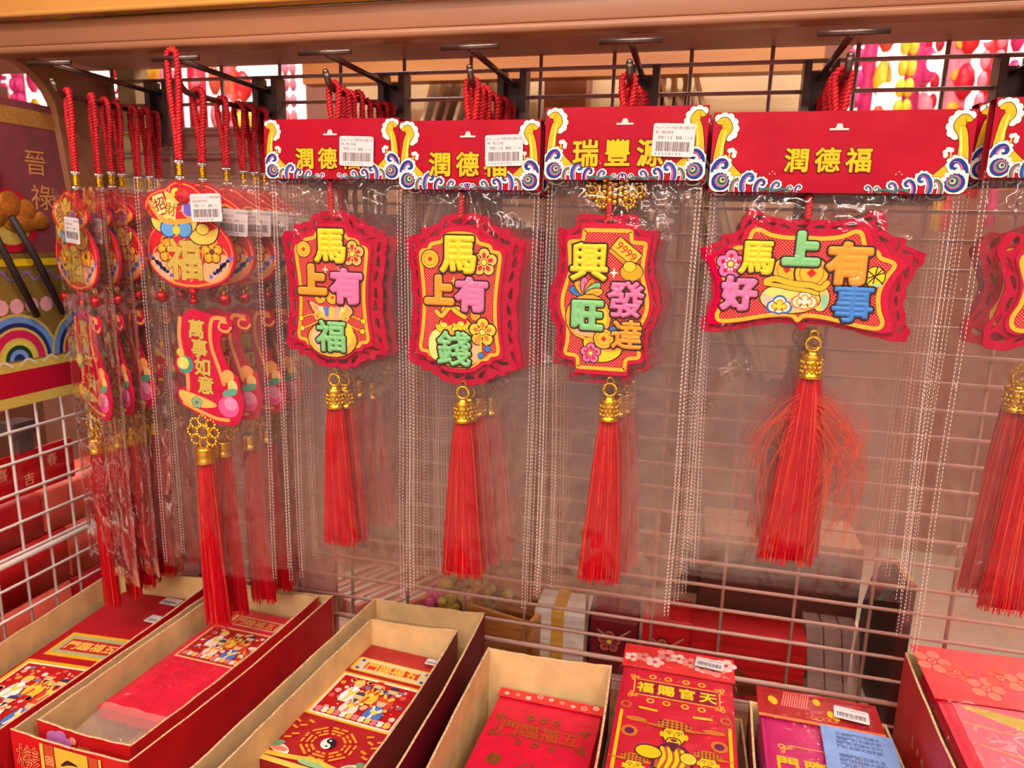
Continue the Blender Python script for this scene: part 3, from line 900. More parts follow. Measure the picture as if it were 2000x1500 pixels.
def pendant(root, kind, frame, cx, cz, fw, fh, lace, uc, ux, k):
    """felt pendant: lace back plate, plain plate and printed face with raised characters. uc = picture centre"""
    b = lace_loops(frame, fw, fh, cx + ux[0], cz + ux[1], 1.07, lace[0], lace[1], lace[2])
    plate_mesh(b, -0.0004, 0.0016, M_FELT2, 0.0004).build('lace_backing', root)
    pl = plate_mesh([outline(frame, fw, fh, cx, cz, 1.10, 1.07)], -0.0036, -0.0008, M_FELT, 0.0006).build('felt_plate', root)
    F = Flat(-0.0037)
    F.poly(outline(frame, fw, fh, cx, cz, 1.0, 1.0)[::-1], M_DOTS)
    F.stroke(outline(frame, fw, fh, cx, cz, .985, .985), 0.0046, ink((150, 40, 24)), closed=True)
    F.stroke(outline(frame, fw, fh, cx, cz, .985, .985), 0.0034, ink((255, 184, 50)), closed=True)
    T = lambda x, y: (cx + (x - uc[0]) * k, cz + (uc[1] - y) * k)
    if kind: face_art(F, kind, T, k)
    fo = F.build('printed_face', pl)
    yl = -F.w - 0.0002
    for ch, x, y, sz, rgb, fat in LETTERS.get(kind, []):
        letter(ch, *T(x, y), sz * k, rgb, pl, yl, fat + (.018 if fat > .045 else .008))
    return pl


def header_card(root, x0, x1, zt, zb, name, px, pz, size, y=-0.0092):
    """folded card stapled over the bag mouth: printed front panel, plain back panel"""
    F = Flat(y); 
    mb = MB(); mb.box(x0, x1, y, y + 0.0005, zb, zt, M_CARD); mb.box(x0, x1, y + 0.0005, -y * 0.55, zt - 0.0005, zt, M_CARDB)
    mb.box(x0, x1, -y * 0.55 - 0.0005, -y * 0.55, zb, zt, M_CARDB)
    c = mb.build('header_card', root)
    header_art(F, x0, x1, zb, zt, name, px, pz, size)
    # everything printed stays on the card
    o = F.build('printed_border', c)
    me = o.data
    co = np.empty(len(me.vertices) * 3); me.vertices.foreach_get('co', co); co = co.reshape(-1, 3)
    co[:, 0] = np.clip(co[:, 0], x0 + 0.0001, x1 - 0.0001); co[:, 2] = np.clip(co[:, 2], zb + 0.0001, zt - 0.0001)
    me.vertices.foreach_set('co', co.ravel()); me.update()
    mb = MB(); xm = (x0 + x1) / 2
    P = [(xm - .007, zt - .013), (xm - .003, zt - .013), (xm - .0016, zt - .0095), (xm + .0016, zt - .0095), (xm + .003, zt - .013), (xm + .007, zt - .013), (xm + .007, zt - .0145), (xm - .007, zt - .0145)]
    mb.add([(p[0], y - 0.0006, p[1]) for p in P], [tuple(range(8))[::-1]], M_SEAM); mb.build('hang_slot', c)
    return c


def clip_bag(root, x0, x1, zt, zb, seed, mt=None, **kw):
    b = bag_mesh(x0, x1, zt, zb, seed, mt=mt, **kw).build('clear_bag', root, True)
    seam_mesh(x0, zt - 0.004, zb, seed, sgn=1).build('side_seam', b); seam_mesh(x1, zt - 0.004, zb, seed, sgn=-1).build('side_seam', b)
    return b


def felt_charm(kind, frame, label, name, w, zt, zb, bag_b, cardname, cpx, cpz, csize, pend, cap, tassel, stick, seed, strays=0):
    """one packed ornament: cord, header card, bag, pendant and tassel. Heights are measured from the eye; the origin sits on the hook prong"""
    r = empty('felt_charm', (0, 0, 0), label, 'ornament')
    h = lambda z: z - ZH
    cord_part(r, 0.0045, h(zt) - 0.010, 0.0058, 0.0024)
    header_card(r, -w / 2, w / 2, h(zt), h(zb), cardname, cpx, h(cpz), csize)
    clip_bag(r, -w / 2 + 0.001, w / 2 - 0.001, h(zb) + 0.01, h(bag_b), seed)
    pcx, pcz, fw, fh, lace, uc, ux, k = pend
    pendant(r, kind, frame, pcx, h(pcz), fw, fh, lace, uc, ux, k)
    ptop = pcz + fh * 0.5 * lace[1]
    mb = MB(); twist(mb, [(pcx, -0.001, h(zb) - 0.001), (pcx, -0.001, h(ptop) - 0.003)], 0.0024, M_CORD); mb.build('inner_cord', r, True)
    cx, ct, sway = cap
    cb, zc = gold_cap(h(ct), cx); co = cb.build('tassel_cap', r, True)
    mb = MB(); mb.torus((cx, -0.001, h(ct) + 0.001), 0.003, 0.0006, M_GOLD, 'y', 12, 4); mb.build('jump_ring', co)
    tz, tr = tassel
    t = tassel_mesh(zc, h(tz), 0.0080, tr, 190, seed, sway).build('tassel', r, True); t.location.x = cx; t['kind'] = 'stuff'
    if strays:
        s_ = stray_threads(zc - 0.01, strays, seed, 0.05).build('stray_threads', t, True); s_['kind'] = 'stuff'
    if stick:
        sticker_mesh(stick[0], stick[1], stick[2], r, stick[3], h(stick[4]), -0.0112, stick[6])
    return r


# ------------------------------------------------------------------ lucky-pouch charms (left hooks)
POUCH_U = 0.000168


def pouch_charm(label, words, top, seed, stick=None, bag=(-0.07, 0.078, 0.046, -0.372), shift=0.0, drop=0.0, name='pouch_charm'):
    """knotted cord with beads, treasure-pouch plate, hanging scroll plate, gold charm and tassel in an open sleeve"""
    r = empty(name, (0, 0, 0), label, 'ornament')
    zt = top - ZH + 0.0045
    h = lambda z: z - ZH - drop
    mb = MB(); half = 0.0065
    low = h(0.092)
    P = [(0.0012, 0, h(0.062)), (0.0022, 0, low), (half * .8, 0, (zt + low) / 2)] + [(half * math.cos(math.pi * k / 6), 0.0004 * (k - 3), zt - half + half * math.sin(math.pi * k / 6)) for k in range(7)] + [(-half * .8, 0, (zt + low) / 2), (-0.0022, 0, low), (-0.0012, 0, h(0.062))]
    twist(mb, P, 0.0027, M_CORD)
    twist(mb, [(0, 0, h(0.044)), (0, 0, h(0.026))], 0.003, M_CORD)
    mb.build('hanging_cord', r, True)
    mb = MB()
    for z in (0.0605, 0.0455):
        for k in range(8): mb.sphere((0.0032 * math.cos(k * .785), 0.0032 * math.sin(k * .785), h(z)), 0.0016, M_SILV, 6, 4)
        mb.torus((0, 0, h(z - 0.0016)), 0.003, 0.0012, M_SILV, 'z', 10, 4)
    mb.build('silver_beads', r, True)
    mb = MB()
    for k in range(7): mb.torus((0, 0, h(0.0578 - 0.0016 * k)), 0.0028, 0.0011, M_GOLD, 'z', 10, 4)
    mb.build('gold_wrap', r, True)
    mb = MB(); mb.sphere((0.003, 0, h(0.0275)), 0.0095, M_CORD, 12, 8, (1, .6, .8))
    for k in range(60):
        a, b = random.uniform(0, 6.28), random.uniform(-1, 1); q = math.sqrt(1 - b * b)
        mb.sphere((0.003 + 0.009 * q * math.cos(a), 0.0054 * q * math.sin(a), h(0.0275) + 0.0072 * b), 0.0014, M_CORD, 5, 3)
    mb.build('pompom_knot', r, True)
    # pouch plate
    k = POUCH_U; ox, oz = shift, h(-0.031)
    T = lambda x, y: (ox + (x - 1340) * k, oz + (540 - y) * k)
    OUT = [(1270, 100), (1380, 120), (1450, 170), (1560, 240), (1560, 290), (1500, 330), (1560, 370), (1620, 440), (1645, 530), (1620, 620), (1560, 680), (1450, 715), (1340, 725), (1220, 715), (1130, 670), (1060, 600), (1040, 520), (1060, 430), (1110, 370), (1160, 330), (1080, 300), (1045, 240), (1080, 180), (1150, 150), (1200, 140)]
    Q = [T(*p) for p in catmull(OUT, 3)]
    pl = plate_mesh([Q[::-1]], -0.0012, 0.0012, M_FELT, 0.0004).build('pouch_plate', r)
    F = Flat(-0.0013); cc = np.mean(np.array(Q), 0)
    F.poly([tuple(cc + (np.array(p) - cc) * .965) for p in Q][::-1], ink((255, 150, 60))); F.poly([tuple(cc + (np.array(p) - cc) * .935) for p in Q][::-1], ink((216, 20, 46)))
    sc = lambda v: v * k
    F.disc(*T(1340, 560), sc(268), ink((255, 150, 60)), sc(158)); F.disc(*T(1340, 558), sc(256), ink((220, 20, 60)), sc(147))
    for s in (-1, 1):
        F.disc(*T(1340 + s * 170, 600), sc(110), ink((246, 170, 120)), sc(70), rot=s * .6)
        y0 = F.w
        for i in range(4):
            for j in range(4):
                F.w = y0; F.disc(*T(1340 + s * (215 + i * 22 - j * 26), 560 + 24 * j - i * 14 + 20), sc(14), ink(((110, 100, 190), (236, 190, 200), (90, 130, 180))[(i + j) % 3]), n=8)
        blossom(F, *T(1340 + s * 152, 505), sc(72), (252, 160, 40), (250, 190, 60), (110, 60, 60))
        F.stroke([T(1340 + s * 120, 450), T(1340 + s * 150, 420), T(1340 + s * 185, 430), T(1340 + s * 180, 460), T(1340 + s * 160, 455)], sc(12), ink((252, 150, 60)), sm=3)
    D = [(1340, 410), (1440, 520), (1400, 600), (1340, 690), (1270, 600), (1180, 520)]
    F.poly([T(*p) for p in D][::-1], ink((252, 160, 60))); c2 = np.array(T(1320, 545)); F.poly([tuple(c2 + (np.array(T(*p)) - c2) * .92) for p in D][::-1], ink((214, 16, 50)))
    F.text('福', *T(1305, 555), sc(250), ink((150, 100, 20)), off=.05); F.text('福', *T(1305, 555), sc(250), M_GLIT, off=.03)
    for x, z, w_, h_ in ((1180, 340, 110, 60), (1440, 395, 130, 56), (1330, 350, 90, 50)): ingot(F, *T(x, z), sc(w_ * .8), (255, 206, 90))
    for s in (-1, 1):
        F.disc(*T(1260 + s * 58, 380), sc(56), ink((40, 70, 130)), sc(50), rot=s * .5); F.disc(*T(1260 + s * 58, 380), sc(48), ink((96, 166, 226)), sc(42), rot=s * .5)
    F.disc(*T(1260, 385), sc(26), ink((250, 206, 60)))
    F.stroke([T(1090, 230), T(1180, 330), T(1330, 330), T(1480, 300), T(1550, 260)], sc(30), ink((255, 170, 70)), sm=4)
    ingot(F, *T(1275, 180), sc(80), (255, 200, 80)); ingot(F, *T(1130, 225), sc(50), (255, 170, 90))
    F.rrect(*T(1160, 235), sc(76), sc(110), sc(8), ink((255, 226, 150)), .3); F.rrect(*T(1232, 265), sc(76), sc(110), sc(8), ink((255, 216, 130)), -.2)
    F.text('招', *T(1160, 235), sc(80), ink((150, 60, 30)), off=.02, rot=.3); F.text('財', *T(1232, 265), sc(80), ink((170, 120, 20)), off=.02, rot=-.2)
    F.disc(*T(1355, 265), sc(48), ink((246, 190, 90))); F.disc(*T(1355, 265), sc(40), mat('purple_glitter', (70, 70, 190), .3, rgb2=(150, 120, 230), scale=900))
    F.disc(*T(1470, 275), sc(34), ink((110, 60, 130)))
    F.stroke([T(1400, 250), T(1470, 230), T(1540, 290), T(1430, 330)], sc(16), ink((252, 150, 50)), sm=3)
    F.build('printed_face', pl)
    # bells
    for s, zz in ((-1, -0.072), (1, -0.072)):
        x = ox + s * 0.037; mb = MB()
        mb.torus((x, -.0005, h(-0.0605)), 0.0036, 0.0005, M_GOLD, 'y', 12, 4); mb.torus((x, -.0005, h(-0.066)), 0.002, 0.0004, M_GOLD, 'x', 10, 4)
        mb.build('bell_ring', r)
        mb = MB(); mb.sphere((x, -.001, h(zz)), 0.0062, M_BELL, 14, 10); mb.torus((x, -.001, h(zz)), 0.0062, 0.0005, M_BELL, 'z', 16, 4); mb.box(x - .004, x + .004, -.0076, -.0066, h(zz) - .0022, h(zz) - .0012, ink((70, 8, 16)))
        mb.build('jingle_bell', r, True)
    mb = MB()
    for z, q in ((-0.0655, 1), (-0.0705, .6), (-0.0752, 1.0)): mb.sphere((ox, 0, h(z)), 0.0046 * q, M_BELL, 12, 8, (1.1, 1, .75))
    mb.build('bead_spacer', r, True)
    # scroll plate
    OUT = [(1330, 850), (1400, 870), (1480, 885), (1560, 880), (1595, 930), (1580, 980), (1520, 1000), (1510, 1060), (1530, 1140), (1570, 1220), (1620, 1260), (1630, 1340), (1650, 1410), (1630, 1500), (1590, 1550), (1500, 1560), (1400, 1545), (1290, 1490), (1200, 1440), (1190, 1360), (1250, 1330), (1250, 1270), (1190, 1230), (1190, 1170), (1215, 1110), (1215, 1000), (1230, 920), (1290, 870)]
    Q = [T(*p) for p in catmull(OUT, 3)]
    pl = plate_mesh([Q[::-1]], -0.0012, 0.0012, M_FELT, 0.0004).build('scroll_plate', r)
    F = Flat(-0.0013)
    F.stroke([T(1240, 910), T(1225, 1020), T(1240, 1130), T(1265, 1250), T(1265, 1350)], sc(26), ink((255, 150, 90)), sm=4)
    F.stroke([T(1590, 950), T(1560, 975), T(1510, 960), T(1520, 920), T(1560, 920)], sc(15), ink((255, 170, 90)), sm=4)
    F.stroke([T(1550, 900), T(1470, 900), T(1445, 980), T(1450, 1080), T(1490, 1200), T(1520, 1300)], sc(24), ink((255, 160, 80)), sm=4)
    F.disc(*T(1255, 1195), sc(58), ink((60, 150, 130)), sc(56)); F.disc(*T(1240, 1185), sc(42), ink((250, 222, 110)), sc(40)); F.disc(*T(1225, 1120), sc(26), ink((250, 180, 80)), sc(26))
    F.disc(*T(1550, 1250), sc(44), ink((255, 170, 90)), sc(42)); F.disc(*T(1580, 1310), sc(34), ink((255, 206, 120)), sc(40)); F.disc(*T(1560, 1350), sc(56), ink((90, 170, 140)), sc(24), rot=.3)
    F.disc(*T(1545, 1440), sc(72), ink((246, 90, 150)), sc(68)); F.disc(*T(1560, 1420), sc(46), ink((250, 150, 190)), sc(42))
    F.poly([T(*p) for p in catmull([(1200, 1360), (1300, 1375), (1440, 1420), (1450, 1450), (1330, 1460), (1220, 1430)], 3)][::-1], ink((255, 190, 90)))
    F.stroke([T(1230, 1440), T(1330, 1480), T(1450, 1520), T(1540, 1525)], sc(22), ink((255, 170, 80)), sm=3)
    blossom(F, *T(1320, 1430), sc(38), (150, 200, 160), (120, 170, 110), (200, 60, 60))
    for i, ch in enumerate(words):
        x, z = 1350 + 14 * i, 970 + 115 * i
        F.text(ch, *T(x, z), sc(118), ink((130, 90, 20)), off=.05, rot=-.06); F.text(ch, *T(x, z), sc(118), M_GLIT, off=.03, rot=-.06)
    F.build('printed_face', pl)
    # gold charm and tassel
    mb = MB(); cx, cz = ox + 0.001, h(-0.2125)
    mb.torus((cx, 0, h(-0.189)), 0.003, 0.0006, M_GOLD, 'y', 12, 4); mb.torus((cx, 0, h(-0.194)), 0.0022, 0.0005, M_GOLD, 'x', 12, 4)
    for q in range(8):
        a = 2 * math.pi * q / 8; px_, pz_ = cx + 0.0135 * math.cos(a), cz + 0.0125 * math.sin(a)
        for j in range(9):
            b = 2 * math.pi * j / 9; mb.sphere((px_ + 0.0052 * math.cos(b), 0, pz_ + 0.0052 * math.sin(b)), 0.0021, M_GOLD, 6, 4)
    for j in range(14):
        b = 2 * math.pi * j / 14; mb.sphere((cx + 0.0068 * math.cos(b), -.0006, cz + 0.0068 * math.sin(b)), 0.0022, M_GOLD, 6, 4)
    mb.lathe([(0.003, 0), (0.009, -.002), (0.0096, -.004), (0.0088, -.006), (0.0092, -.014), (0.0102, -.0155), (0.0102, -.018), (0.0094, -.019)], (cx, 0, h(-0.2275)), M_GOLD, 16)
    mb.build('gold_charm', r, True)
    t = tassel_mesh(h(-0.2462), h(-0.432), 0.0088, 0.0155, 170, seed, (0.004, 0)).build('tassel', r, True); t.location.x = cx; t['kind'] = 'stuff'
    b = bag_mesh(bag[0], bag[1], h(bag[2]), h(bag[3]), seed, mt=M_FILM2 if seed % 2 else M_FILM, amp=0.003, depth_f=0.009, depth_b=0.005).build('clear_bag', r, True)
    for x, s in ((bag[0], 1), (bag[1], -1)): seam_mesh(x, h(bag[2]), h(bag[3]), seed, sgn=s).build('side_seam', b)
    if stick: sticker_mesh(stick[0], stick[1], stick[2], r, stick[3], h(stick[4]), -0.0135, stick[5])
    return r


# ------------------------------------------------------------------ shop room
def structure(mb, name, **kw):
    o = mb.build(name, **kw); o['kind'] = 'structure'; return o


FLOORM = mat('speckled_floor', (196, 184, 160), 0.35, rgb2=(226, 218, 196), scale=140, var=0.1)
structure(MB().box(-3.0, 3.2, -3.0, 3.6, -0.05, 0, FLOORM), 'floor')
structure(MB().box(-3.0, 3.2, -3.0, 3.6, 2.8, 2.85, mat('ceiling_white', (236, 226, 212), 0.8)), 'ceiling')
WALLM = mat('tan_wall', (168, 112, 92), 0.7, scale=6)
structure(MB().box(-3.0, 3.2, 3.6, 3.66, 0, 2.8, WALLM), 'wall_back')
structure(MB().box(-3.06, -3.0, -3.0, 3.6, 0, 2.8, WALLM), 'wall_left')
structure(MB().box(3.2, 3.26, -3.0, 3.6, 0, 2.8, WALLM), 'wall_right')

# display counter (carries the trays)
CT = EYE - 0.548
ctr = empty('display_counter', (-0.1, 0.5, 0), 'long brown counter under the wire grid that carries the trays of red envelopes', 'counter')
mb = MB(); mb.box(-0.95, 0.62, 0.28, 0.80, CT - 0.025, CT, M_SHELF); mb.build('counter_top', ctr, org=ctr.location)
mb = MB(); mb.box(-0.95, 0.27, 0.80, 1.08, CT - 0.025, CT, mat('pale_laminate', (226, 190, 168), 0.3, scale=12)); mb.build('rear_top', ctr, org=ctr.location)
mb = MB(); mb.box(-0.92, 0.58, 0.31, 0.79, 0.0, CT - 0.025, mat('counter_side', (140, 84, 60), 0.5)); mb.box(-0.92, 0.24, 0.79, 1.05, 0.0, CT - 0.025, mat('counter_side', (140, 84, 60), 0.5)); mb.build('cabinet_body', ctr, org=ctr.location)

# wire grids
YG, XG = 0.790, -0.742
gr = empty('wire_grid_panel', (-0.1, YG, CT), 'white coated wire grid panel standing behind the hanging packs', 'wire grid')
top = EYE + 0.1982
for k in range(27):
    z = top - 0.02795 * k
    if z < CT + 0.006: break
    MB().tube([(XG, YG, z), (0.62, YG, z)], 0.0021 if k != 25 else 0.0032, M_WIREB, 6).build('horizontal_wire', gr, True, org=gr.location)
for k in range(19):
    x = -0.7155 + 0.07745 * k
    if x > 0.62: break
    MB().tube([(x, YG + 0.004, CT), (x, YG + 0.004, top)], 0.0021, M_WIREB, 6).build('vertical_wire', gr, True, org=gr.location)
gl = empty('wire_grid_panel', (XG, 0.6, CT), 'white wire side grid of small squares at the left end of the counter', 'wire grid')
k = 0
for k in range(20):
    z = EYE - 0.236 - 0.0362 * (k - 10)
    if k < 2 or z < CT + 0.006: continue
    MB().tube([(XG, 0.40, z), (XG, YG, z)], 0.0017, M_WIRE, 6).build('horizontal_wire', gl, True, org=gl.location)
MB().tube([(XG + 0.003, 0.40, EYE - 0.386), (XG + 0.003, YG, EYE - 0.386)], 0.0036, M_WIRE, 8).build('support_bar', gl, True, org=gl.location)
for k in range(11):
    y = 0.410 + 0.0364 * k - 0.0015
    MB().tube([(XG - 0.003, y, CT), (XG - 0.003, y, EYE + 0.06)], 0.0017, M_WIRE, 6).build('vertical_wire', gl, True, org=gl.location)

# canopy shelf over the hooks
sh = empty('canopy_shelf', (-0.1, YG, 0.0), 'brown laminated canopy shelf running over all the hooks', 'shelf')
mb = MB(); mb.rbox(-1.3, 1.0, 0.650, 0.668, EYE + 0.1775, EYE + 0.2015, M_SHELF, 0.002); mb.build('front_fascia', sh, True, org=sh.location)
mb = MB(); mb.rbox(-1.3, 1.0, 0.646, 0.668, EYE + 0.1695, EYE + 0.1772, M_SHELF, 0.003); mb.build('lower_lip', sh, True, org=sh.location)
mb = MB(); mb.box(-1.3, 1.0, 0.668, 0.80, EYE + 0.1858, EYE + 0.196, M_SHELFU); mb.build('underside_panel', sh, org=sh.location)
mb = MB(); mb.rbox(-1.3, 1.0, 0.640, 0.80, EYE + 0.2025, EYE + 0.26, M_ORANGE, 0.004); mb.rbox(-1.3, 1.0, 0.6385, 0.645, EYE + 0.2025, EYE + 0.2075, M_ORANGE, 0.002); mb.build('varnished_trim', sh, True, org=sh.location)
# end bracket: a board with a concave front edge
Q = [(0.800, 0.176), (0.640, 0.176)] + [(0.640 + 0.072 * math.sin(math.radians(a)), 0.172 - 0.052 * (1 - math.cos(math.radians(a)))) for a in range(5, 91, 12)] + [(0.722, 0.03), (0.724, -0.10), (0.800, -0.10)]
v = [(x, p[0], EYE + p[1]) for x in (-0.732, -0.720) for p in Q]; n = len(Q)
mb = MB(); mb.add(v, [tuple(range(n)), tuple(range(n, 2 * n))[::-1]] + [(i, n + i, n + (i + 1) % n, (i + 1) % n) for i in range(n)], M_SHELF); mb.build('end_bracket', sh, org=sh.location)
for x0, lb in ((-.716, 'cream metal upright at the left corner of the wire grid'), (.600, 'cream metal upright at the right end of the wire grid')):
    tag(MB().box(x0, x0 + .026, .802, .826, 0, EYE + .199, mat('cream_post', (226, 200, 150), .4)).build('support_post'), lb, 'post')
mb = MB(); mb.box(-1.3, 1.0, 0.802, 0.826, EYE + 0.2, EYE + 0.21, M_SHELFU); mb.build('rear_rail', sh, org=sh.location)

pb = MB(); pb.box(-0.680, -0.438, 0.806, 0.815, CT, EYE + 0.117, mat('pink_panel', (206, 140, 128), 0.6, scale=10))
tag(pb.build('backing_board'), 'plain pinkish board standing behind the grid at the two left hooks', 'board')

# ------------------------------------------------------------------ hooks
HOOKS = [(-0.638, 'leftmost, above the red pouch charms by the curved bracket'), (-0.492, 'second from the left, with one charm looped over its label bar'), (-0.336, 'third from the left, above the first row of red header cards'), (-0.200, 'fourth from the left, with cords packed close in a braid-like row'), (-0.0635, 'fifth from the left, above the gold knot ornament'), (0.103, 'sixth from the left, above the widest red header card'), (0.268, 'at the right edge of the row, mostly out of the picture')]
hk = []
for i, (x, lb) in enumerate(HOOKS):
    r = empty('display_hook', (x, YG, EYE + 0.14), 'steel double-prong display hook ' + lb, 'hook', 'display hooks along the grid')
    o = (x, YG, EYE + 0.14)
    mb = MB()
    for s in (-1, 1): mb.box(x + s * .012 - .0035, x + s * .012 + .0035, YG - .016, YG + .004, EYE + .094, EYE + .168, M_STEELD)
    mb.box(x - .012, x + .012, YG - .005, YG - .002, EYE + .10, EYE + .160, M_STEELD)
    mb.build('bracket', r, org=o)
    mb = MB(); mb.tube([(x, YG - .004, EYE + .1535), (x, 0.632, EYE + .1545)], 0.0028, M_STEEL, 10); mb.build('label_rod', r, True, org=o)
    mb = MB(); mb.tube([(x - .0255, 0.6275, EYE + .1548), (x + .0255, 0.6275, EYE + .1548)], 0.0025, M_STEEL, 10); mb.build('label_bar', r, True, org=o)
    mb = MB(); mb.tube([(x, YG - .004, EYE + .1285), (x, 0.648, EYE + .1262), (x, 0.640, EYE + .1268), (x, 0.633, EYE + .131), (x, 0.6285, EYE + .1385)], 0.0029, M_STEEL, 10); mb.sphere((x, 0.6285, EYE + .1385), 0.003, M_STEEL, 8, 6); mb.build('prong', r, True, org=o)
    hk.append(r)


# ------------------------------------------------------------------ the hanging packs
ORD = ['foremost', 'second', 'third', 'fourth', 'fifth', 'sixth', 'seventh', 'eighth', 'ninth', 'tenth']
Q = 1.019


def place_row(proto, x, y0, n, step, label, group, seed, jx=0.0025, jr=0.05, ys=None, rz0=0.0, first=0):
    rnd = random.Random(seed)
    for i in range(first, first + n):
        o = proto if i == first else copy_tree(proto)
        y = ys[i - first] if ys else y0 + step * (i - first)
        j = 0 if i == first else 1
        o.location = (x + (i - first) * 0.0006 + j * rnd.uniform(-jx, jx), y, EYE + ZH + j * rnd.uniform(-0.004, 0.001))
        o.rotation_euler = (j * rnd.uniform(-0.008, 0.008), j * rnd.uniform(-0.034, 0.012), rz0 + j * rnd.uniform(-jr, jr))
        o['label'] = label % ORD[i]
        o['group'] = group


PR = ('零售138', '會員:118')
A = felt_charm('luck', FRAME_A, 'x', 'felt_charm', .1350 * Q, .0973 * Q, .0449 * Q, -.378, '潤德福', -.003, .0630 * Q, .0195 * Q,
               (-.0055, -.0597 * Q, .0744 * Q, .120 * Q, (1.43, 1.22, 30), (545, 675), (.0015, .001), 1.40e-4 * Q), (-.007, -.1382 * Q, (.003, 0)), (-.322, .0185),
               (('46728可愛毛氈立體小吊', '飾-馬上有福'), PR, '12603702', .027, .0690 * Q, True, -0.03), 1)
place_row(A, -.3355, .642, 8, .0168, 'red felt charm with a yellow horse character over a green luck one, %s in row', 'felt charms on the third hook', 11)
B = felt_charm('wealth', FRAME_A, 'x', 'felt_charm', .1285 * Q, .0945 * Q, .0365 * Q, -.372, '潤德福', .000, .0580 * Q, .0215 * Q,
               (-.0085, -.062 * Q, .0765 * Q, .1239 * Q, (1.43, 1.24, 32), (1457, 722), (.0035, 0), 1.31e-4 * Q), (-.005, -.1408 * Q, (.001, 0)), (-.3385, .0205),
               (('46728可愛毛氈立體小吊', '飾-馬上有錢'), PR, '12608102', .0335, .0693 * Q, True, 0.02), 2)
place_row(B, -.202, .642, 8, .0168, 'red felt charm with a green money character on a yellow purse, %s in row', 'felt charms on the fourth hook', 12)
C_ = felt_charm('thrive', FRAME_B, 'x', 'felt_charm', .1325 * Q, .1035 * Q, .0456 * Q, -.356, '瑞豐源', -.005, .0672 * Q, .0225 * Q,
                (-.0105, -.0554 * Q, .0735 * Q, .1215 * Q, (1.27, 1.17, 30), (720, 727), (-.001, 0), 1.22e-4 * Q), (-.0016, -.1272 * Q, (-.002, 0)), (-.324, .0195),
                (('46728可愛毛氈立體小吊', '飾-興旺發達'), PR, '42608102', .0405, .0768 * Q, True, -0.03), 3)
# gold knot ornament under this card
mb = MB(); zc = .040 - ZH
for dx, dz, rr in ((-.020, -.001, .0062), (.020, -.001, .0062), (-.011, -.011, .005), (.012, -.011, .005)):
    for j in range(10):
        a = 2 * math.pi * j / 10; mb.sphere((-.006 + dx + rr * math.cos(a), -.001, zc + dz + rr * math.sin(a)), .0019, M_GOLD, 6, 4)
    mb.torus((-.006 + dx, -.001, zc + dz), rr * .5, .001, M_GOLD, 'y', 10, 4)
for i in range(5):
    for j in range(4): mb.sphere((-.006 + (i - 2) * .0046, -.002, zc + .004 - j * .0052 + abs(i - 2) * .0016), .0028, M_GOLD, 6, 4)
for s in (-1, 1):
    for q in range(3): mb.tube([(-.006 + s * (.013 + .0016 * q), -.001, zc + .008), (-.006 + s * (.013 + .0016 * q), -.001, zc - .008)], .0008, M_GOLD, 5)
mb.build('gold_knot', C_, True)
place_row(C_, -.0650, .642, 7, .0175, 'red felt charm with a 9999 gold bar and pineapple disc, %s in row', 'felt charms on the fifth hook', 13)
D_ = felt_charm('goodnews', FRAME_C, 'x', 'felt_charm', .1870 * Q, .0977 * Q, .0370 * Q, -.308, '潤德福', -.006, .0616 * Q, .0190 * Q,
                (-.0150, -.0300 * Q, .1365 * Q, .0765 * Q, (1.22, 1.30, 40), (590, 582), (.0045, .003), 1.08e-4 * Q), (.0, -.0761 * Q, (-.004, 0)), (-.281, .0235), None, 4, strays=46)
place_row(D_, .1015, .642, 7, .0172, 'wide red felt charm with five characters around a money pot, %s in row', 'felt charms on the sixth hook', 14)
E_ = felt_charm('', FRAME_D, 'x', 'felt_charm', .1300 * Q, .1050 * Q, .0490 * Q, -.356, '潤德福', 0, .07 * Q, .02 * Q,
                (.0, -.031, .062, .068, (1.5, 1.45, 20), (0, 0), (0, 0), 1e-4), (.0, -.100, (0, 0)), (-.30, .019), None, 5)
place_row(E_, .2735, .640, 3, .030, 'curled crimson felt charm cut off by the right picture edge, %s in row', 'felt charms on the seventh hook', 15, jx=0.004)

PS = ('零售:49', '會員:45')
P1 = pouch_charm('x', '富貴平安', .1275, 1, (('37761-13招財納福車掛飾', '財源滾進平安掛'), PS, '12602418', .012, .002, -0.06), bag=(-.060, .062, .046, -.388), shift=-.016, drop=.010)
P3 = pouch_charm('x', '出入平安', .1275, 3, None, bag=(-.062, .066, .046, -.384), shift=-.006, drop=.006)
place_row(P1, -.632, .640, 2, .03, 'red pouch charm turned sideways on the leftmost hook, %s in row', 'pouch charms on the leftmost hook', 21, ys=[.640, .668], rz0=-.40, jr=.06)
place_row(P3, -.632, .690, 5, .02, 'red pouch charm in a crinkled sleeve on the leftmost hook, %s in row', 'pouch charms on the leftmost hook', 22, ys=[.688, .706, .724, .742, .760], rz0=-.2, jr=.12, jx=.003, first=2)
P2 = pouch_charm('x', '萬事如意', .1578, 2, (('37761-13招財納福車掛飾', '財源滾進平安掛'), PS, '12602418', .037, .017, 0.03), bag=(-.054, .088, .046, -.372), shift=.006)
P2.location = (-.4955, .6275, EYE + ZH); P2['label'] = 'red pouch charm facing front, looped over the label bar of the second hook'; P2['group'] = 'pouch charms on the second hook'
P4 = pouch_charm('x', '萬事如意', .1275, 4, (('37761-13招財納福車掛飾', '財源滾進平安掛'), PS, '12602418', .040, .004, -0.05), bag=(-.058, .082, .046, -.372), shift=.004)
place_row(P4, -.4905, .655, 5, .02, 'red pouch charm hanging on the prong of the second hook, %s in row', 'pouch charms on the second hook', 23, ys=[.655, .692, .722, .740, .758], rz0=.02, jr=.10, jx=.003, first=1)


